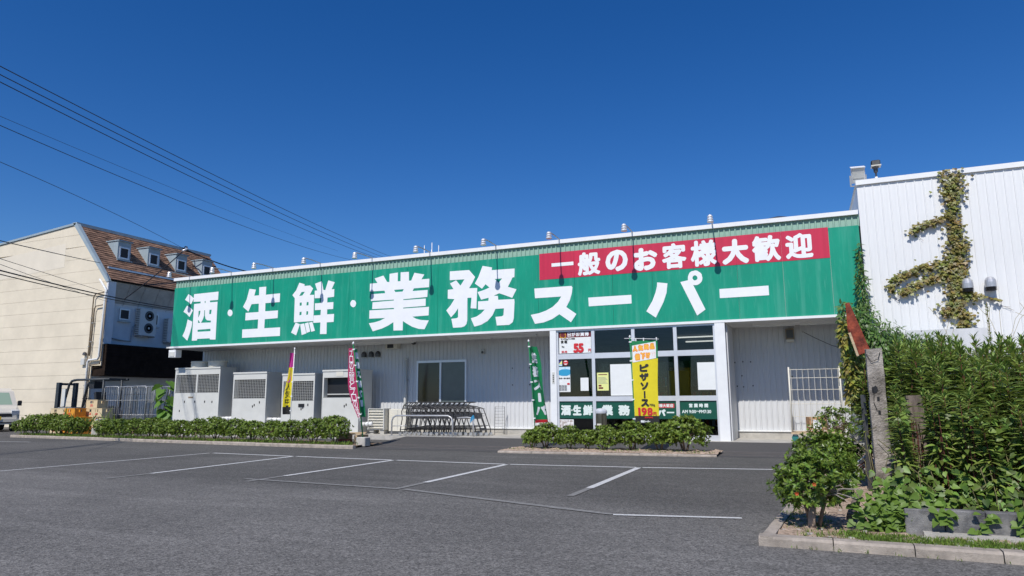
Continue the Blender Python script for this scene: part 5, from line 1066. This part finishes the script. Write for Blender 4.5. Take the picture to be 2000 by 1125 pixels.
def shrub_geo(seed, w, d, h, zb, n_twig, per, ll, rg=None, m='leaf_hedge', trunkh=.15, nstem=4):
    """crown of leaf rosettes at twig ends inside a lumpy ellipsoid, on forked stems; base at the origin"""
    rg = np.random.default_rng(seed); c = np.array([0, 0, zb+(h-zb)/2]); half = np.array([w/2, d/2, (h-zb)/2])
    lob = sph(9, rg); lobr = rg.uniform(-.16, .22, 9)
    dv_ = sph(n_twig, rg); dv_[:, 2] = np.where(dv_[:, 2] < -.75, -dv_[:, 2], dv_[:, 2])
    lump = 1+sum(lobr[i]*np.clip((dv_@lob[i]-.55)/.45, 0, 1) for i in range(9))
    r = lump*(rg.uniform(.25, 1, n_twig)**.42)*rg.uniform(.88, 1.06, n_twig)
    tw = c+dv_*r[:, None]*half; tw[:, 2] = np.maximum(tw[:, 2], zb*.55)
    out = unit(dv_*np.array([1, 1, .8])+np.array([0, 0, .55])+rg.normal(scale=.25, size=dv_.shape))
    P = np.repeat(tw, per, 0); O = np.repeat(out, per, 0)
    rnd = sph(len(P), rg); side = unit(rnd-O*np.sum(rnd*O, 1, keepdims=True))
    D = unit(side+O*rg.uniform(.15, .9, (len(P), 1))); P = P-O*rg.uniform(0, .035, (len(P), 1))
    N = unit(O+rg.normal(scale=.25, size=P.shape)); L = ll*rg.uniform(.7, 1.25, len(P))
    fol = leaves_mesh('foliage', m, P, D, N, L, L*.46, 'oval')
    mb = MB(); idx = rg.choice(n_twig, min(n_twig, nstem*9), replace=False)
    for s in range(nstem):
        a = 2*PI*s/nstem+rg.uniform(-.4, .4); b0 = np.array([.03*math.cos(a), .03*math.sin(a), -.03]); k = np.array([w*.16*math.cos(a), d*.16*math.sin(a), zb+(h-zb)*.30])
        mb.tube([b0, (b0+k)/2+np.array([0, 0, .03]), k], [.022, .018, .012], 6)
        for j in idx[s*9:(s+1)*9]:
            t_ = tw[j]; mb.tube([k, (k+t_)/2+np.array([0, 0, -.02]), t_], [.010, .007, .003], 4, False)
    return fol, mb.mesh('stems', 'bark')
def shrub_thing(name, label, geo, loc, rz=0, sc=1.0, cat='shrub', group=None):
    t = thing(name, label, cat, loc, group); obj('foliage', geo[0], t, kind='stuff'); obj('stems', geo[1], t); t.rotation_euler = (0, 0, rz); t.scale = (sc, sc, sc) if not isinstance(sc, tuple) else sc; return t
rv = random.Random(21)
hedgeA = [shrub_geo(30+i, 1.15, .90, .80, .10, 460, 9, .066, m='leaf_hedge') for i in range(4)]
G1, G2, G3 = 'clipped shrubs of the short hedge by the van', 'clipped shrubs of the long hedge', 'low shrubs of the entrance bed'
ordn = ['first', 'second', 'third', 'fourth', 'fifth', 'sixth', 'seventh', 'eighth', 'ninth', 'tenth', 'eleventh', 'twelfth', 'thirteenth', 'fourteenth', 'fifteenth', 'sixteenth']
hx = [-27.75, -26.95, -26.1, -25.25, -24.45]
for i, xx in enumerate(hx):
    s = [.80, 1.0, 1.02, .95, .92][i]
    shrub_thing('hedge_shrub', ordn[i]+' clipped green shrub from the van end of the short hedge', hedgeA[i % 4], (xx, kl(xx)+.55, .04), rv.uniform(0, 6.28), (s, s, s), group=G1)
hx2 = [-22.7+.80*k for k in range(14)]
for i, xx in enumerate(hx2):
    s = rv.uniform(.84, .98); hz = [.82, .9, .9, .92, .93, .92, .95, .92, .9, .92, .9, .88, .92, 1.05][i]
    lab = ordn[i]+' clipped green shrub from the left end of the long hedge' if i < 13 else 'tallest rounded shrub at the right end of the long hedge by the pallet'
    shrub_thing('hedge_shrub', lab, hedgeA[(i*3+1) % 4], (xx, kl(xx)+.58, .04), rv.uniform(0, 6.28), (s, s, s*hz/.92*.98), group=G2)
hedgeB = [shrub_geo(50+i, .92, .8, .68, .06, 440, 9, .062, m='leaf_hedge', nstem=3) for i in range(3)]
for i, (xx, s, lab) in enumerate([(-6.55, .74, 'low shrub at the left end of the entrance bed'), (-6.18, 1.0, 'rounded low shrub under the entrance column in the entrance bed'), (-5.52, .84, 'small low shrub left of the litter bin'), (-5.08, .76, 'small low shrub right of the litter bin'), (-4.62, .92, 'low shrub left of the yellow price banner'), (-4.0, 1.0, 'low shrub at the foot of the yellow price banner'), (-3.3, 1.05, 'broad low shrub right of the yellow price banner'), (-2.72, 1.30, 'tallest shrub at the right end of the entrance bed')]):
    shrub_thing('bed_shrub', lab, hedgeB[i % 3], (xx, -3.25+rv.uniform(-.12, .12), .05), rv.uniform(0, 6.28), (s, s, s*.96), group=G3)
big = shrub_geo(70, .82, .80, .70, .10, 600, 10, .050, m='leaf_shrub', nstem=3)
t = shrub_thing('glossy_shrub', 'glossy dark green shrub with a forked pale trunk at the island corner', big, (-.01, -12.75, .07))
mb = MB().tube([(-.03, -.10, -.05), (-.02, -.09, .10), (-.01, -.08, .20)], [.040, .032, .034], 8).tube([(-.01, -.08, .18), (-.06, -.07, .28), (-.10, -.02, .45)], [.028, .022, .014], 7).tube([(-.01, -.08, .18), (.06, -.05, .27), (.12, 0, .45)], [.026, .020, .014], 7)
obj('trunk', mb.mesh('trunk', mat('pale_trunk', (.33, .25, .19), .9, var=.2, vs=20, bump=.5, bs=60)), t)
mb = MB(); rr = random.Random(8)
for k in range(16):
    a = Vector((.08+.05*rr.random(), -.12, .30)); e = a+Vector((rr.uniform(-.1, .34), rr.uniform(-.3, 0), rr.uniform(-.02, .14))); mb.tube([a, (a+e)/2+Vector((0, 0, .03)), e], [.005, .004, .002], 4, False)
obj('dead_twigs', mb.mesh('dead_twigs', mat('dead_twig', (.38, .34, .30), .9)), t, kind='stuff')
mb = MB()
for p in ((-.13, -.40, .34), (.02, -.42, .43)):
    for k in range(5): a = k*1.25; mb.add([p, (p[0]+.018*math.cos(a), p[1]-.012, p[2]+.018*math.sin(a)), (p[0]+.018*math.cos(a+.8), p[1]-.012, p[2]+.018*math.sin(a+.8))], [(0, 1, 2)])
obj('red_bloom', mb.mesh('red_bloom', mat('bloom', (.55, .07, .02), .6)), t)
sg = shrub_geo(71, .66, .8, .72, .12, 460, 10, .055, m='leaf_shrub', nstem=3)
shrub_thing('glossy_shrub', 'second glossy shrub on the island, behind the forked trunk shrub', sg, (.17, -10.55, .10), 1.0)
sg2 = shrub_geo(72, .7, .8, .62, .12, 300, 10, .055, m='leaf_shrub', nstem=3)
shrub_thing('glossy_shrub', 'third glossy shrub on the island, half hidden before the roll cage', sg2, (.36, -8.6, .10), 2.0, 1.0)
sg3 = shrub_geo(73, 1.0, .9, 1.06, .35, 150, 8, .07, m='leaf_shrub', nstem=4)
shrub_thing('open_shrub', 'loose twiggy shrub standing in front of the roll cage', sg3, (.52, -4.2, .06), 0.5)

# big leaved plant beside the first condenser
t = thing('broadleaf_plant', 'plant with large bright heart shaped leaves beside the leftmost condenser', 'plant', (-24.5, .9, 0))
big_leaf = leaves_mesh('leaf', 'leaf_big', np.zeros((1, 3)), np.array([[1., 0, 0]]), np.array([[0, 0, 1.]]), np.array([.46]), np.array([.42]), 'heart')
mb = MB(); rr = random.Random(3)
for k in range(3): mb.tube([(-24.5+.15*k, .9, 0), (-24.45+.1*k, .88, 1.0), (-24.25+.15*k, .9, 1.9)], [.025, .02, .012], 6)
mb.build('stalk', 'stem', t)
for k in range(20):
    z = .65+1.45*(k/20)+rr.uniform(-.1, .1); a = rr.uniform(PI*.9, PI*2.1)
    obj('leaf', big_leaf, t, Vector((-24.35+.25*math.cos(a)*.6+rr.uniform(-.15, .15), .85+.12*math.sin(a), z))-t.location, (rr.uniform(-.3, .3), rr.uniform(.2, 1.1), a))

# ------------------------------------------------------------ tall weeds
def weed_geo(seed, h):
    rg = np.random.default_rng(seed); n = 120; f = np.sort(rg.uniform(.20, 1, n)); bend = rg.uniform(-.10, .10, 2)
    ax = np.stack([bend[0]*f*f, bend[1]*f*f, f*h], 1); a = np.arange(n)*2.4+rg.uniform(0, .5, n)
    up_ = np.where(f > .9, .55+4.5*(f-.9)*3, np.interp(f, [0, .9], [-.35, .42])); D = np.stack([np.cos(a), np.sin(a), up_], 1)
    L = np.interp(f, [.2, .45, .85, 1], [.10, .165, .14, .065])*rg.uniform(.8, 1.2, n); N = unit(np.stack([-np.cos(a)*up_*.7, -np.sin(a)*up_*.7, np.ones(n)], 1)+rg.normal(scale=.2, size=(n, 3)))
    fol = leaves_mesh('foliage', 'leaf_weed', ax, D, N, L, L*.25, 'lance')
    mb = MB().tube([(bend[0]*q*q, bend[1]*q*q, q*h) for q in (0, .3, .6, .85, 1)], [.009, .008, .006, .004, .002], 5); return fol, mb.mesh('stem', 'redstem')
WG = [weed_geo(100+i, 1.0) for i in range(7)]
rr = random.Random(12); spots = []
tries = 0
while len(spots) < 235 and tries < 20000:
    tries += 1; y = rr.uniform(-12.55, -7.6); xm = .30*(y+20)+.2; x = rr.uniform(.72 if y < -9.2 else .95, xm)
    if (y > -9.75 or x > .104*(y+20.05)+.03) and not (y < -11.1 and .109 < x/(y+20.05) < .142) and all((x-a)**2+(y-b)**2 > .19**2 for a, b, c in spots):
        ht = np.interp(y, [-12.6, -11.6, -10.4, -8], [.95, 1.32, 1.66, 1.86])*rr.uniform(.84, 1.05)
        if x < 1.05: ht *= .86
        spots.append((x, y, ht))
for i, (x, y, ht) in enumerate(sorted(spots, key=lambda s: s[1])):
    lab, gp = (('short leafy weed stem rising just behind the grey blocks', 'short weeds behind the grey blocks') if y < -11.9 else ('leafy weed stem close to the right side of the concrete post', 'weeds beside the concrete post') if y < -9.2 and x < .106*(y+20.05)+.3 else
        ('tall weed stem at the back of the stand against the white wall', 'tall weeds against the white wall') if y > -9.2 else ('tall narrow leaved weed stem in the middle of the overgrown stand', 'tall weeds in the middle of the stand'))
    t = thing('tall_weed', lab, 'weed', (x, y, .24), gp)
    g_ = WG[i % 7]; obj('foliage', g_[0], t, kind='stuff'); obj('stem', g_[1], t)
    t.scale = (.62+.42*ht, .62+.42*ht, ht); t.rotation_euler = (rr.uniform(-.05, .05), rr.uniform(-.05, .05), rr.uniform(0, 6.28))
# understorey so that the stand closes up
rg = np.random.default_rng(5); n = 4200
P = np.stack([rg.uniform(.8, 3.4, n), rg.uniform(-12.3, -8.2, n), np.zeros(n)], 1); P = P[(P[:, 0] < .30*(P[:, 1]+20)+.2) & ((P[:, 1] > -9.7) | (P[:, 0] > .106*(P[:, 1]+20.05)+.02))]; n = len(P); P = P[~((P[:, 1] < -11.1) & (P[:, 0] > .110*(P[:, 1]+20.05)) & (P[:, 0] < .141*(P[:, 1]+20.05)))]; n = len(P)
P[:, 2] = .26+rg.uniform(0, 1, n)**1.3*np.interp(P[:, 1], [-12.4, -10.5], [.4, .95]); D = sph(n, rg); D[:, 2] = np.abs(D[:, 2])*.3-.1
obj('undergrowth', leaves_mesh('undergrowth', 'leaf_weed', P, D, np.tile([0., 0, 1], (n, 1))+rg.normal(scale=.3, size=(n, 3)), rg.uniform(.07, .13, n), rg.uniform(.02, .04, n), 'lance'), kind='stuff')

# ------------------------------------------------------------ heart leaved vine draped over the weeds
vt = thing('climbing_vine', 'heart leaved vine draped over the blocks, the weeds and the old post', 'vine', (1.2, -12.5, .1))
heart = [leaves_mesh('leaf', 'leaf_vine', np.zeros((1, 3)), np.array([[1., 0, 0]]), np.array([[0, 0, 1.]]), np.array([s]), np.array([s*.85]), 'heart') for s in (.060, .072, .084)]
rr = random.Random(17); rows = []
def vpt():
    q = rr.random()
    if q < .30:   # clump left of the blocks
        x = rr.gauss(.63, .13); z = .10+abs(rr.gauss(0, .20)); y = -12.75-.12*rr.random()+.5*max(0, z-.35)
    elif q < .52:   # rising beside the post
        x = rr.gauss(.90, .10); z = rr.uniform(.3, 1.25); y = -12.45+.9*z*rr.uniform(.7, 1)
    else:
        x = rr.uniform(.75, 1.95); z = .30+.80*rr.random()**1.5; y = -12.62+.38*(z-.2)+rr.uniform(-.05, .10)
        if rr.random() < .05: x = rr.choice((1.02, 1.28, 1.62))+rr.gauss(0, .05); z = rr.uniform(.14, .32); y = -12.95
    return (x, y, z) if z < .62 or (x > .106*(y+20.05) and not .112 < x/(y+20.05) < .139) else vpt()
for k in range(1500): rows.append(vpt())
rows.sort(key=lambda r: r[1])
vl = vt.location
def face_rot(k):
    d = Vector((rr.uniform(-1, 1), -.6*rr.random(), rr.uniform(-.9, .1))).normalized(); nrm = Vector((rr.uniform(-.9, .9), rr.uniform(-1, -.3), rr.uniform(.2, 1))).normalized()
    s = nrm.cross(d).normalized(); n2 = d.cross(s); return Matrix((d, s, n2)).transposed().to_euler()
for k, p in enumerate(rows[:280]): obj('leaf', heart[k % 3], vt, Vector(p)-vl, face_rot(k))
P = np.array(rows[280:]); n = len(P); rg = np.random.default_rng(9)
D = np.stack([rg.uniform(-1, 1, n), -.6*rg.random(n), rg.uniform(-.9, .1, n)], 1); N = np.stack([rg.uniform(-.9, .9, n), rg.uniform(-1, -.3, n), rg.uniform(.2, 1, n)], 1); L = rg.uniform(.050, .082, n)
obj('foliage', leaves_mesh('foliage', 'leaf_vine', P-np.array(vl), D, N, L, L*.85, 'heart'), vt, kind='stuff')
mb = MB()
for k in range(26):
    x = rr.uniform(.55, 1.9); p = Vector((x, -12.6, .2)); pts = [p]
    for j in range(5): p = p+Vector((rr.uniform(-.14, .14), rr.uniform(-.05, .14), rr.uniform(.05, .22))); pts.append(p)
    mb.tube(pts, .004, 4, False)
mb.build('vine_stem', 'stem', vt)
# dry red-brown stems seen in the gaps
mb = MB()
for k in range(70):
    x, y = rr.uniform(.9, 2.0), rr.uniform(-12.5, -11.6); mb.tube([(x, y, .25), (x+rr.uniform(-.06, .06), y, .25+rr.uniform(.3, .9))], [.008, .004], 4, False)
mb.build('dry_stems', 'redstem', kind='stuff')

# ------------------------------------------------------------ wall ivy, corner creeper
def path_scatter(paths, dens, seed):
    rg = np.random.default_rng(seed); out = []
    for pts, w0, w1 in paths:
        pts = np.array(pts, float); seg = np.linalg.norm(np.diff(pts, axis=0), axis=1); tot = seg.sum(); n = int(tot*dens*(w0+w1)/2)
        s = rg.uniform(0, tot, n); cs = np.concatenate([[0], np.cumsum(seg)])
        x = np.interp(s, cs, pts[:, 0]); z = np.interp(s, cs, pts[:, 1]); w = np.interp(s, [0, tot], [w0, w1])*rg.uniform(.5, 1.1, n)
        out.append(np.stack([x+rg.normal(size=n)*w*.36, z+rg.normal(size=n)*w*.36], 1))
    return np.concatenate(out)
iv = thing('boston_ivy', 'reddening ivy climbing the white wall with side branches to the left', 'ivy', (3.6, -.1, 4.5))
main = [(3.83, 6.95), (3.78, 6.6), (3.76, 6.2), (3.74, 5.83), (3.74, 5.3), (3.72, 4.77), (3.66, 4.26), (3.58, 3.85)]
paths = [(main[:3], .50, .42), (main[2:5], .26, .34), (main[4:], .36, .46), ([(3.6, 5.84), (3.2, 5.68), (2.95, 5.60), (2.76, 5.50)], .14, .24), ([(3.6, 4.66), (2.95, 4.56), (2.5, 4.38), (2.24, 4.25), (2.2, 3.98)], .20, .20), ([(3.6, 4.36), (3.1, 4.25), (2.75, 4.10), (2.42, 3.90)], .30, .16), ([(3.53, 3.9), (3.54, 3.5), (3.45, 3.42)], .10, .12), ([(3.25, 3.38), (3.55, 3.45), (3.8, 3.75), (4.05, 3.78)], .24, .20), ([(4.05, 3.78), (4.55, 3.60)], .05, .03), ([(3.6, 3.45), (3.75, 3.25), (3.66, 2.98)], .42, .22), ([(3.98, 5.1), (3.86, 4.9)], .15, .1), ([(3.62, 3.86), (3.9, 4.6)], .1, .2)]
XZ = path_scatter(paths, 900, 3); n = len(XZ); rg = np.random.default_rng(4)
P = np.stack([XZ[:, 0], -.06-.13*rg.random(n), np.minimum(XZ[:, 1], 7.04)], 1); D = np.stack([rg.uniform(-.6, .6, n), -.35*rg.random(n)-.15, -.8+.3*rg.random(n)], 1); N = np.stack([rg.uniform(-.45, .45, n), -np.ones(n)*.9, .5*np.ones(n)], 1); L = rg.uniform(.055, .105, n)
obj('foliage', leaves_mesh('foliage', 'leaf_ivy', P-np.array(iv.location), D, N, L, L*.95, 'ivy'), iv, kind='stuff')
mb = MB()
for pts, a, b in paths: mb.tube([(x, -.065, z) for x, z in pts], .010, 5, False)
for q in range(22):
    pts, a, b = paths[q % len(paths)]; x, z = pts[rr.randrange(len(pts))]; mb.tube([(x, -.065, z), (x+rr.uniform(-.2, .2), -.07, z-.12), (x+rr.uniform(-.35, .25), -.07, z-rr.uniform(.1, .4))], .004, 3, False)
mb.build('vine_stem', 'bark', iv)
def mass(name, label, cat, ells, m, ll, ww, dens, seed, kind='lance', droop=-.7, face=(-.1, -.8, .4)):
    rg = np.random.default_rng(seed); PP = []; DD = []
    for c, h in ells:
        k = int(dens*(h[0]*h[1]+h[1]*h[2]+h[0]*h[2])*4); d = sph(k, rg); r = rg.uniform(.55, 1.06, k)[:, None]; PP.append(np.array(c)+d*r*np.array(h)); DD.append(d)
    P = np.concatenate(PP); d = np.concatenate(DD); n = len(P); t = thing(name, label, cat, tuple(ells[0][0])); D = d*.7+np.array([0, 0, droop])+rg.normal(scale=.3, size=(n, 3)); N = d+np.array(face)*.6+rg.normal(scale=.25, size=(n, 3)); L = ll*rg.uniform(.65, 1.25, n)
    obj('foliage', leaves_mesh('foliage', m, P-np.array(t.location), D, N, L, L*ww, kind), t, kind='stuff')
    mb = MB()
    for c, h in ells:
        for q in range(5): e = Vector(c)+Vector((rg.uniform(-1, 1)*h[0], rg.uniform(-1, 1)*h[1], rg.uniform(-1, 1)*h[2]))*.8; mb.tube([Vector(c)-Vector((0, 0, h[2])), Vector(c), e], [.012, .008, .004], 4, False)
    mb.build('stems', 'bark', t); return t
mass('green_creeper', 'dense green creeper piled on the corner between store and white building', 'creeper', [((1.52, -.30, 4.0), (.14, .22, .75)), ((1.47, -.35, 3.3), (.36, .30, .45)), ((1.85, -.40, 2.75), (.65, .4, .42)), ((1.25, -.40, 2.6), (.24, .3, .6)), ((1.3, -.4, 1.7), (.35, .35, .8)), ((2.6, -.8, 2.4), (.9, .5, .42)), ((1.54, -.12, 4.95), (.05, .08, .45))], 'leaf_creeper', .12, .32, 340, 41)
mass('yellow_creeper', 'yellowing creeper hanging on the back of the old concrete post', 'creeper', [((.66, -9.15, 1.66), (.17, .2, .26)), ((.66, -9.1, 1.36), (.13, .2, .30)), ((.56, -9.1, 2.1), (.06, .15, .30))], 'leaf_yellow', .085, .5, 950, 42, 'oval')
mass('dark_creeper', 'dark green creeper behind the rusty beam above the old post', 'creeper', [((.80, -8.8, 2.2), (.16, .3, .35)), ((.98, -9.0, 1.95), (.28, .3, .32)), ((.60, -8.8, 2.45), (.07, .2, .25))], 'leaf_creeper', .085, .38, 700, 43)

# ------------------------------------------------------------ posts, blocks, scraps on the island
t = thing('concrete_post', 'old weathered square concrete post with a chipped face among the weeds', 'post', (.80, -9.95, 0))
rr = random.Random(6); mb = MB(); V = []; nz = 26
for k in range(nz+1):
    z = -.1+1.99*k/nz
    for a, b in ((-.095, -.095), (0, -.10), (.095, -.095), (.1, 0), (.095, .095), (0, .1), (-.095, .095), (-.1, 0)):
        j = 1+rr.uniform(-.035, .02)-(.10 if (rr.random() < .06) else 0)
        V.append((.835+a*j+.006*z, -9.9+b*j, z+(rr.uniform(-.01, .01) if k == nz else 0)))
F = [(k*8+i, k*8+(i+1) % 8, (k+1)*8+(i+1) % 8, (k+1)*8+i) for k in range(nz) for i in range(8)]+[tuple(nz*8+i for i in range(8))]
mb.add(V, F); mb.build('shaft', 'old_concrete', t)
MB().add([(.815+.035*math.cos(q*PI/5)*(.8+.4*rr.random()), -10.003, 1.36+.05*math.sin(q*PI/5)*(.8+.4*rr.random())) for q in range(10)], [tuple(range(10))]).build('hole', 'black', t)
mb = MB().tube([(.79, -10.005, 1.40), (.80, -10.01, 1.30), (.79, -10.005, 1.2), (.82, -10.008, 1.1)], .004, 4, False).tube([(.75, -10.01, 1.82), (.80, -10.02, 1.72), (.88, -10.02, 1.75), (.91, -10.01, 1.84)], .004, 4, False); mb.build('wire_end', 'wire', t)
for z in (1.05, 1.22): MB().box(.83, .86, -10.004, -9.99, z, z+.05).build('slot', 'black', t)
t = thing('dark_pole', 'thin dark steel pole standing just left of the concrete post', 'pole', (.70, -9.7, 0)); MB().box(.66, .715, -9.75, -9.69, 0, 1.3).build('pole', 'steel_dark', t)
t = thing('wooden_post', 'leaning dark wooden stake half buried in vine leaves', 'post', (1.1, -11.2, .2))
MB().prism([(1.08, .2), (1.22, .2), (1.165, 1.25), (1.15, 1.285), (1.01, 1.28)], -11.27, -11.15).build('stake', 'wood', t)
t = thing('striped_rope', 'black and white twisted rope tied from the wooden stake into the weeds', 'rope', (1.08, -11.8, 1.0))
a, b = Vector((1.06, -11.95, .99)), Vector((1.37, -12.1, .82)); k_ = 14
for s, m in ((0, 'white'), (1, 'black')):
    mb = MB()
    for k in range(s, k_, 2): mb.tube([a.lerp(b, k/k_)-Vector((0, 0, .05*math.sin(PI*k/k_))), a.lerp(b, (k+1)/k_)-Vector((0, 0, .05*math.sin(PI*(k+1)/k_)))], .008, 6)
    mb.build('strand', m, t)
t = thing('rusty_beam', 'rust red tapering steel beam sloping up behind the concrete post', 'beam', (.75, -9.5, 1.9))
prof = [(.60, 2.56), (.62, 2.56), (.83, 1.88), (.70, 1.84), (.60, 2.2)]
MB().prism(prof, -9.55, -9.53).build('web', 'rust', t)
MB().bar((.62, -9.52, 2.56), (.83, -9.52, 1.88), .012, .03).bar((.60, -9.52, 2.56), (.60, -9.52, 2.2), .010, .03).bar((.60, -9.52, 2.2), (.70, -9.52, 1.84), .010, .03).build('flange', 'rust', t)
MB().bar((.60, -9.6, 2.14), (.68, -9.6, 1.82), .012, .03).build('splinter', 'pallet', t)
t = thing('block_wall', 'low edging of grey concrete blocks in front of the weeds', 'low wall', (1.3, -12.85, 0))
x = .72
for k in range(12):
    w = .305; j = random.uniform(-.006, .006)
    MB().bev(x+.003, x+w-.003, -12.90+j-.02*(x-.7)*.4, -12.78+j-.02*(x-.7)*.4, .02, .295+j*.5, .008).build('block', 'block', t); x += w
t = thing('footing', 'pale concrete strip at the foot of the grey blocks', 'footing', (1.3, -12.95, 0)); MB().box(.85, 4.4, -12.98, -12.86, 0, .112).build('strip', 'concrete', t)
t = thing('fallen_sign', 'white fallen sign plate with red marks leaning beside the post', 'sign', (.6, -9.3, .1))
c = Vector((.56, -9.35, .30)); ax = Vector((.19, .12, .13)); ay = Vector((-.03, -.04, .075)); az = ax.cross(ay).normalized()
MB().obox(c, ax, ay, az*.012).build('plate', 'white', t)
mb = MB(); sgn = -1 if az.y > 0 else 1
for u, v, w_, h_ in ((.30, .35, .30, .08), (.30, -.35, .30, .08), (.02, 0, .05, .45), (.58, 0, .05, .45), (.3, 0, .12, .07)): mb.obox(c+ax*u+ay*v+az*sgn*.0135, ax*w_, ay*h_, az*.001)
mb.build('print', 'maroon', t); MB().obox(c-ax*.5+az*sgn*.0135, ax*.3, ay*.7, az*.001).build('panel', 'lightblue', t)
t = thing('timber_scrap', 'short weathered timber offcut lying on the island soil', 'timber', (.36, -12.1, .1)); MB().obox((.36, -12.2, .19), (.035, -.01, .0), (-.05, -.26, -.06), (.004, -.006, .028)).build('timber', 'wood', t)
mb = MB(); rr = random.Random(9)
for k in range(90):
    x, y = rr.uniform(-.3, 1.9), rr.uniform(-13.5, -11.0); y = max(y, kr(x)+.2); s = rr.uniform(.006, .02); x = max(x, kx(y)+.15)
    mb.obox((x, y, .075), (s, s*.3, 0), (-s*.3, s*.8, 0), (0, 0, s*.6))
mb.build('pebbles', 'concrete', kind='stuff')

# ------------------------------------------------------------ grass, litter, low weeds
def tufts(name, pts, hmin, hmax, m, per, seed, spread=.035):
    rg = np.random.default_rng(seed); P = np.repeat(np.array(pts), per, 0); n = len(P); P = P+np.stack([rg.normal(scale=spread, size=n), rg.normal(scale=spread, size=n), np.zeros(n)], 1)
    D = np.stack([rg.normal(scale=.45, size=n), rg.normal(scale=.45, size=n), np.ones(n)], 1); N = sph(n, rg); N[:, 2] = .2; L = rg.uniform(hmin, hmax, n)
    return obj(name, leaves_mesh(name, m, P, D, N, L, L*.10+.003, 'lance'), kind='stuff')
rr = random.Random(31); pts = []
for k in range(1300):
    x = rr.uniform(-.1, 3.4); y = kr(x)+.16+abs(rr.gauss(0, .22)); 
    if y < -12.95 and (x > .35 or rr.random() < .25): pts.append((x, y, .06))
for k in range(60): pts.append((rr.uniform(-.3, .1), rr.uniform(-12.9, -11.8), .06))
for k in range(40): pts.append((rr.gauss(.28, .03), rr.gauss(-13.05, .05), .06))
tufts('grass', pts, .02, .055, 'grass', 9, 61)
pts = [(rr.uniform(-27.5, -11.5), 0, .07) for k in range(900)]; pts = [(x, kl(x)+.14+abs(rr.gauss(0, .3)), .07) for x, y, z in pts]
tufts('grass', pts, .04, .14, 'grass', 6, 62, .05)
pts = [(rr.uniform(-6.9, -2.0), -4.0+abs(rr.gauss(0, .2)), .06) for k in range(60)]
tufts('grass', pts, .02, .08, 'grass', 7, 63)
pts = [(x, kl(x)-.01, .0) for x in [rr.uniform(-27, -11.5) for k in range(70)]]+[(x, kr(x)-.01, .0) for x in [rr.uniform(-.4, 1.6) for k in range(14)]]
tufts('grass', pts, .015, .05, 'grass', 5, 64, .02)
tufts('tall_grass', [(rr.uniform(-23.6, -23.1), -2.6+rr.uniform(-.2, .2), .06) for k in range(4)]+[(-26+rr.random()*1.2, -2.3, .05) for k in range(10)], .6, 1.15, 'leaf_weed', 3, 65, .1)
mb = MB()
for k in range(16):
    x = rr.uniform(2.3, 4.2); p = Vector((x, -5.2, 1.3)); b = rr.uniform(-.35, .55); mb.tube([p, p+Vector((b*.2, 0, .9)), p+Vector((b*.6, 0, 1.35)), p+Vector((b*1.25, 0, 1.62+rr.uniform(-.15, .1)))], .004, 3, False)
mb.build('dry_grass', 'straw', kind='stuff')
rg = np.random.default_rng(77); n = 420; x = rg.uniform(-.3, .75, n); y = rg.uniform(-13.28, -9.2, n); x = np.maximum(x, np.interp(y, [-13.8, -9], [-.3, 0])+.05); y = np.maximum(y, -13.28)
obj('leaf_litter', leaves_mesh('leaf_litter', 'pipe_brown', np.stack([x, y, np.full(n, .092)], 1), np.stack([rg.normal(size=n), rg.normal(size=n), np.zeros(n)], 1), np.tile([0., 0, 1], (n, 1))+rg.normal(scale=.2, size=(n, 3)), rg.uniform(.02, .05, n), rg.uniform(.008, .018, n), 'oval'), kind='stuff')
t = thing('weed_spike', 'slim leafy weed spike in front of the white wall at the right edge', 'weed', (2.55, -8.0, .3))
rg = np.random.default_rng(78); n = 70; f = rg.uniform(.5, 1, n); a = rg.uniform(0, 6.28, n)
obj('foliage', leaves_mesh('foliage', 'leaf_weed', np.stack([0*f, 0*f, f*2.35], 1), np.stack([np.cos(a), np.sin(a), .9+0*a], 1), np.tile([0., 0, 1], (n, 1)), np.full(n, .06), np.full(n, .02), 'lance'), t, kind='stuff'); obj('stem', MB().tube([(0, 0, 0), (0, 0, 2.35)], .006, 5).mesh('stem', 'stem'), t)
bpy.data.objects.remove(_to)
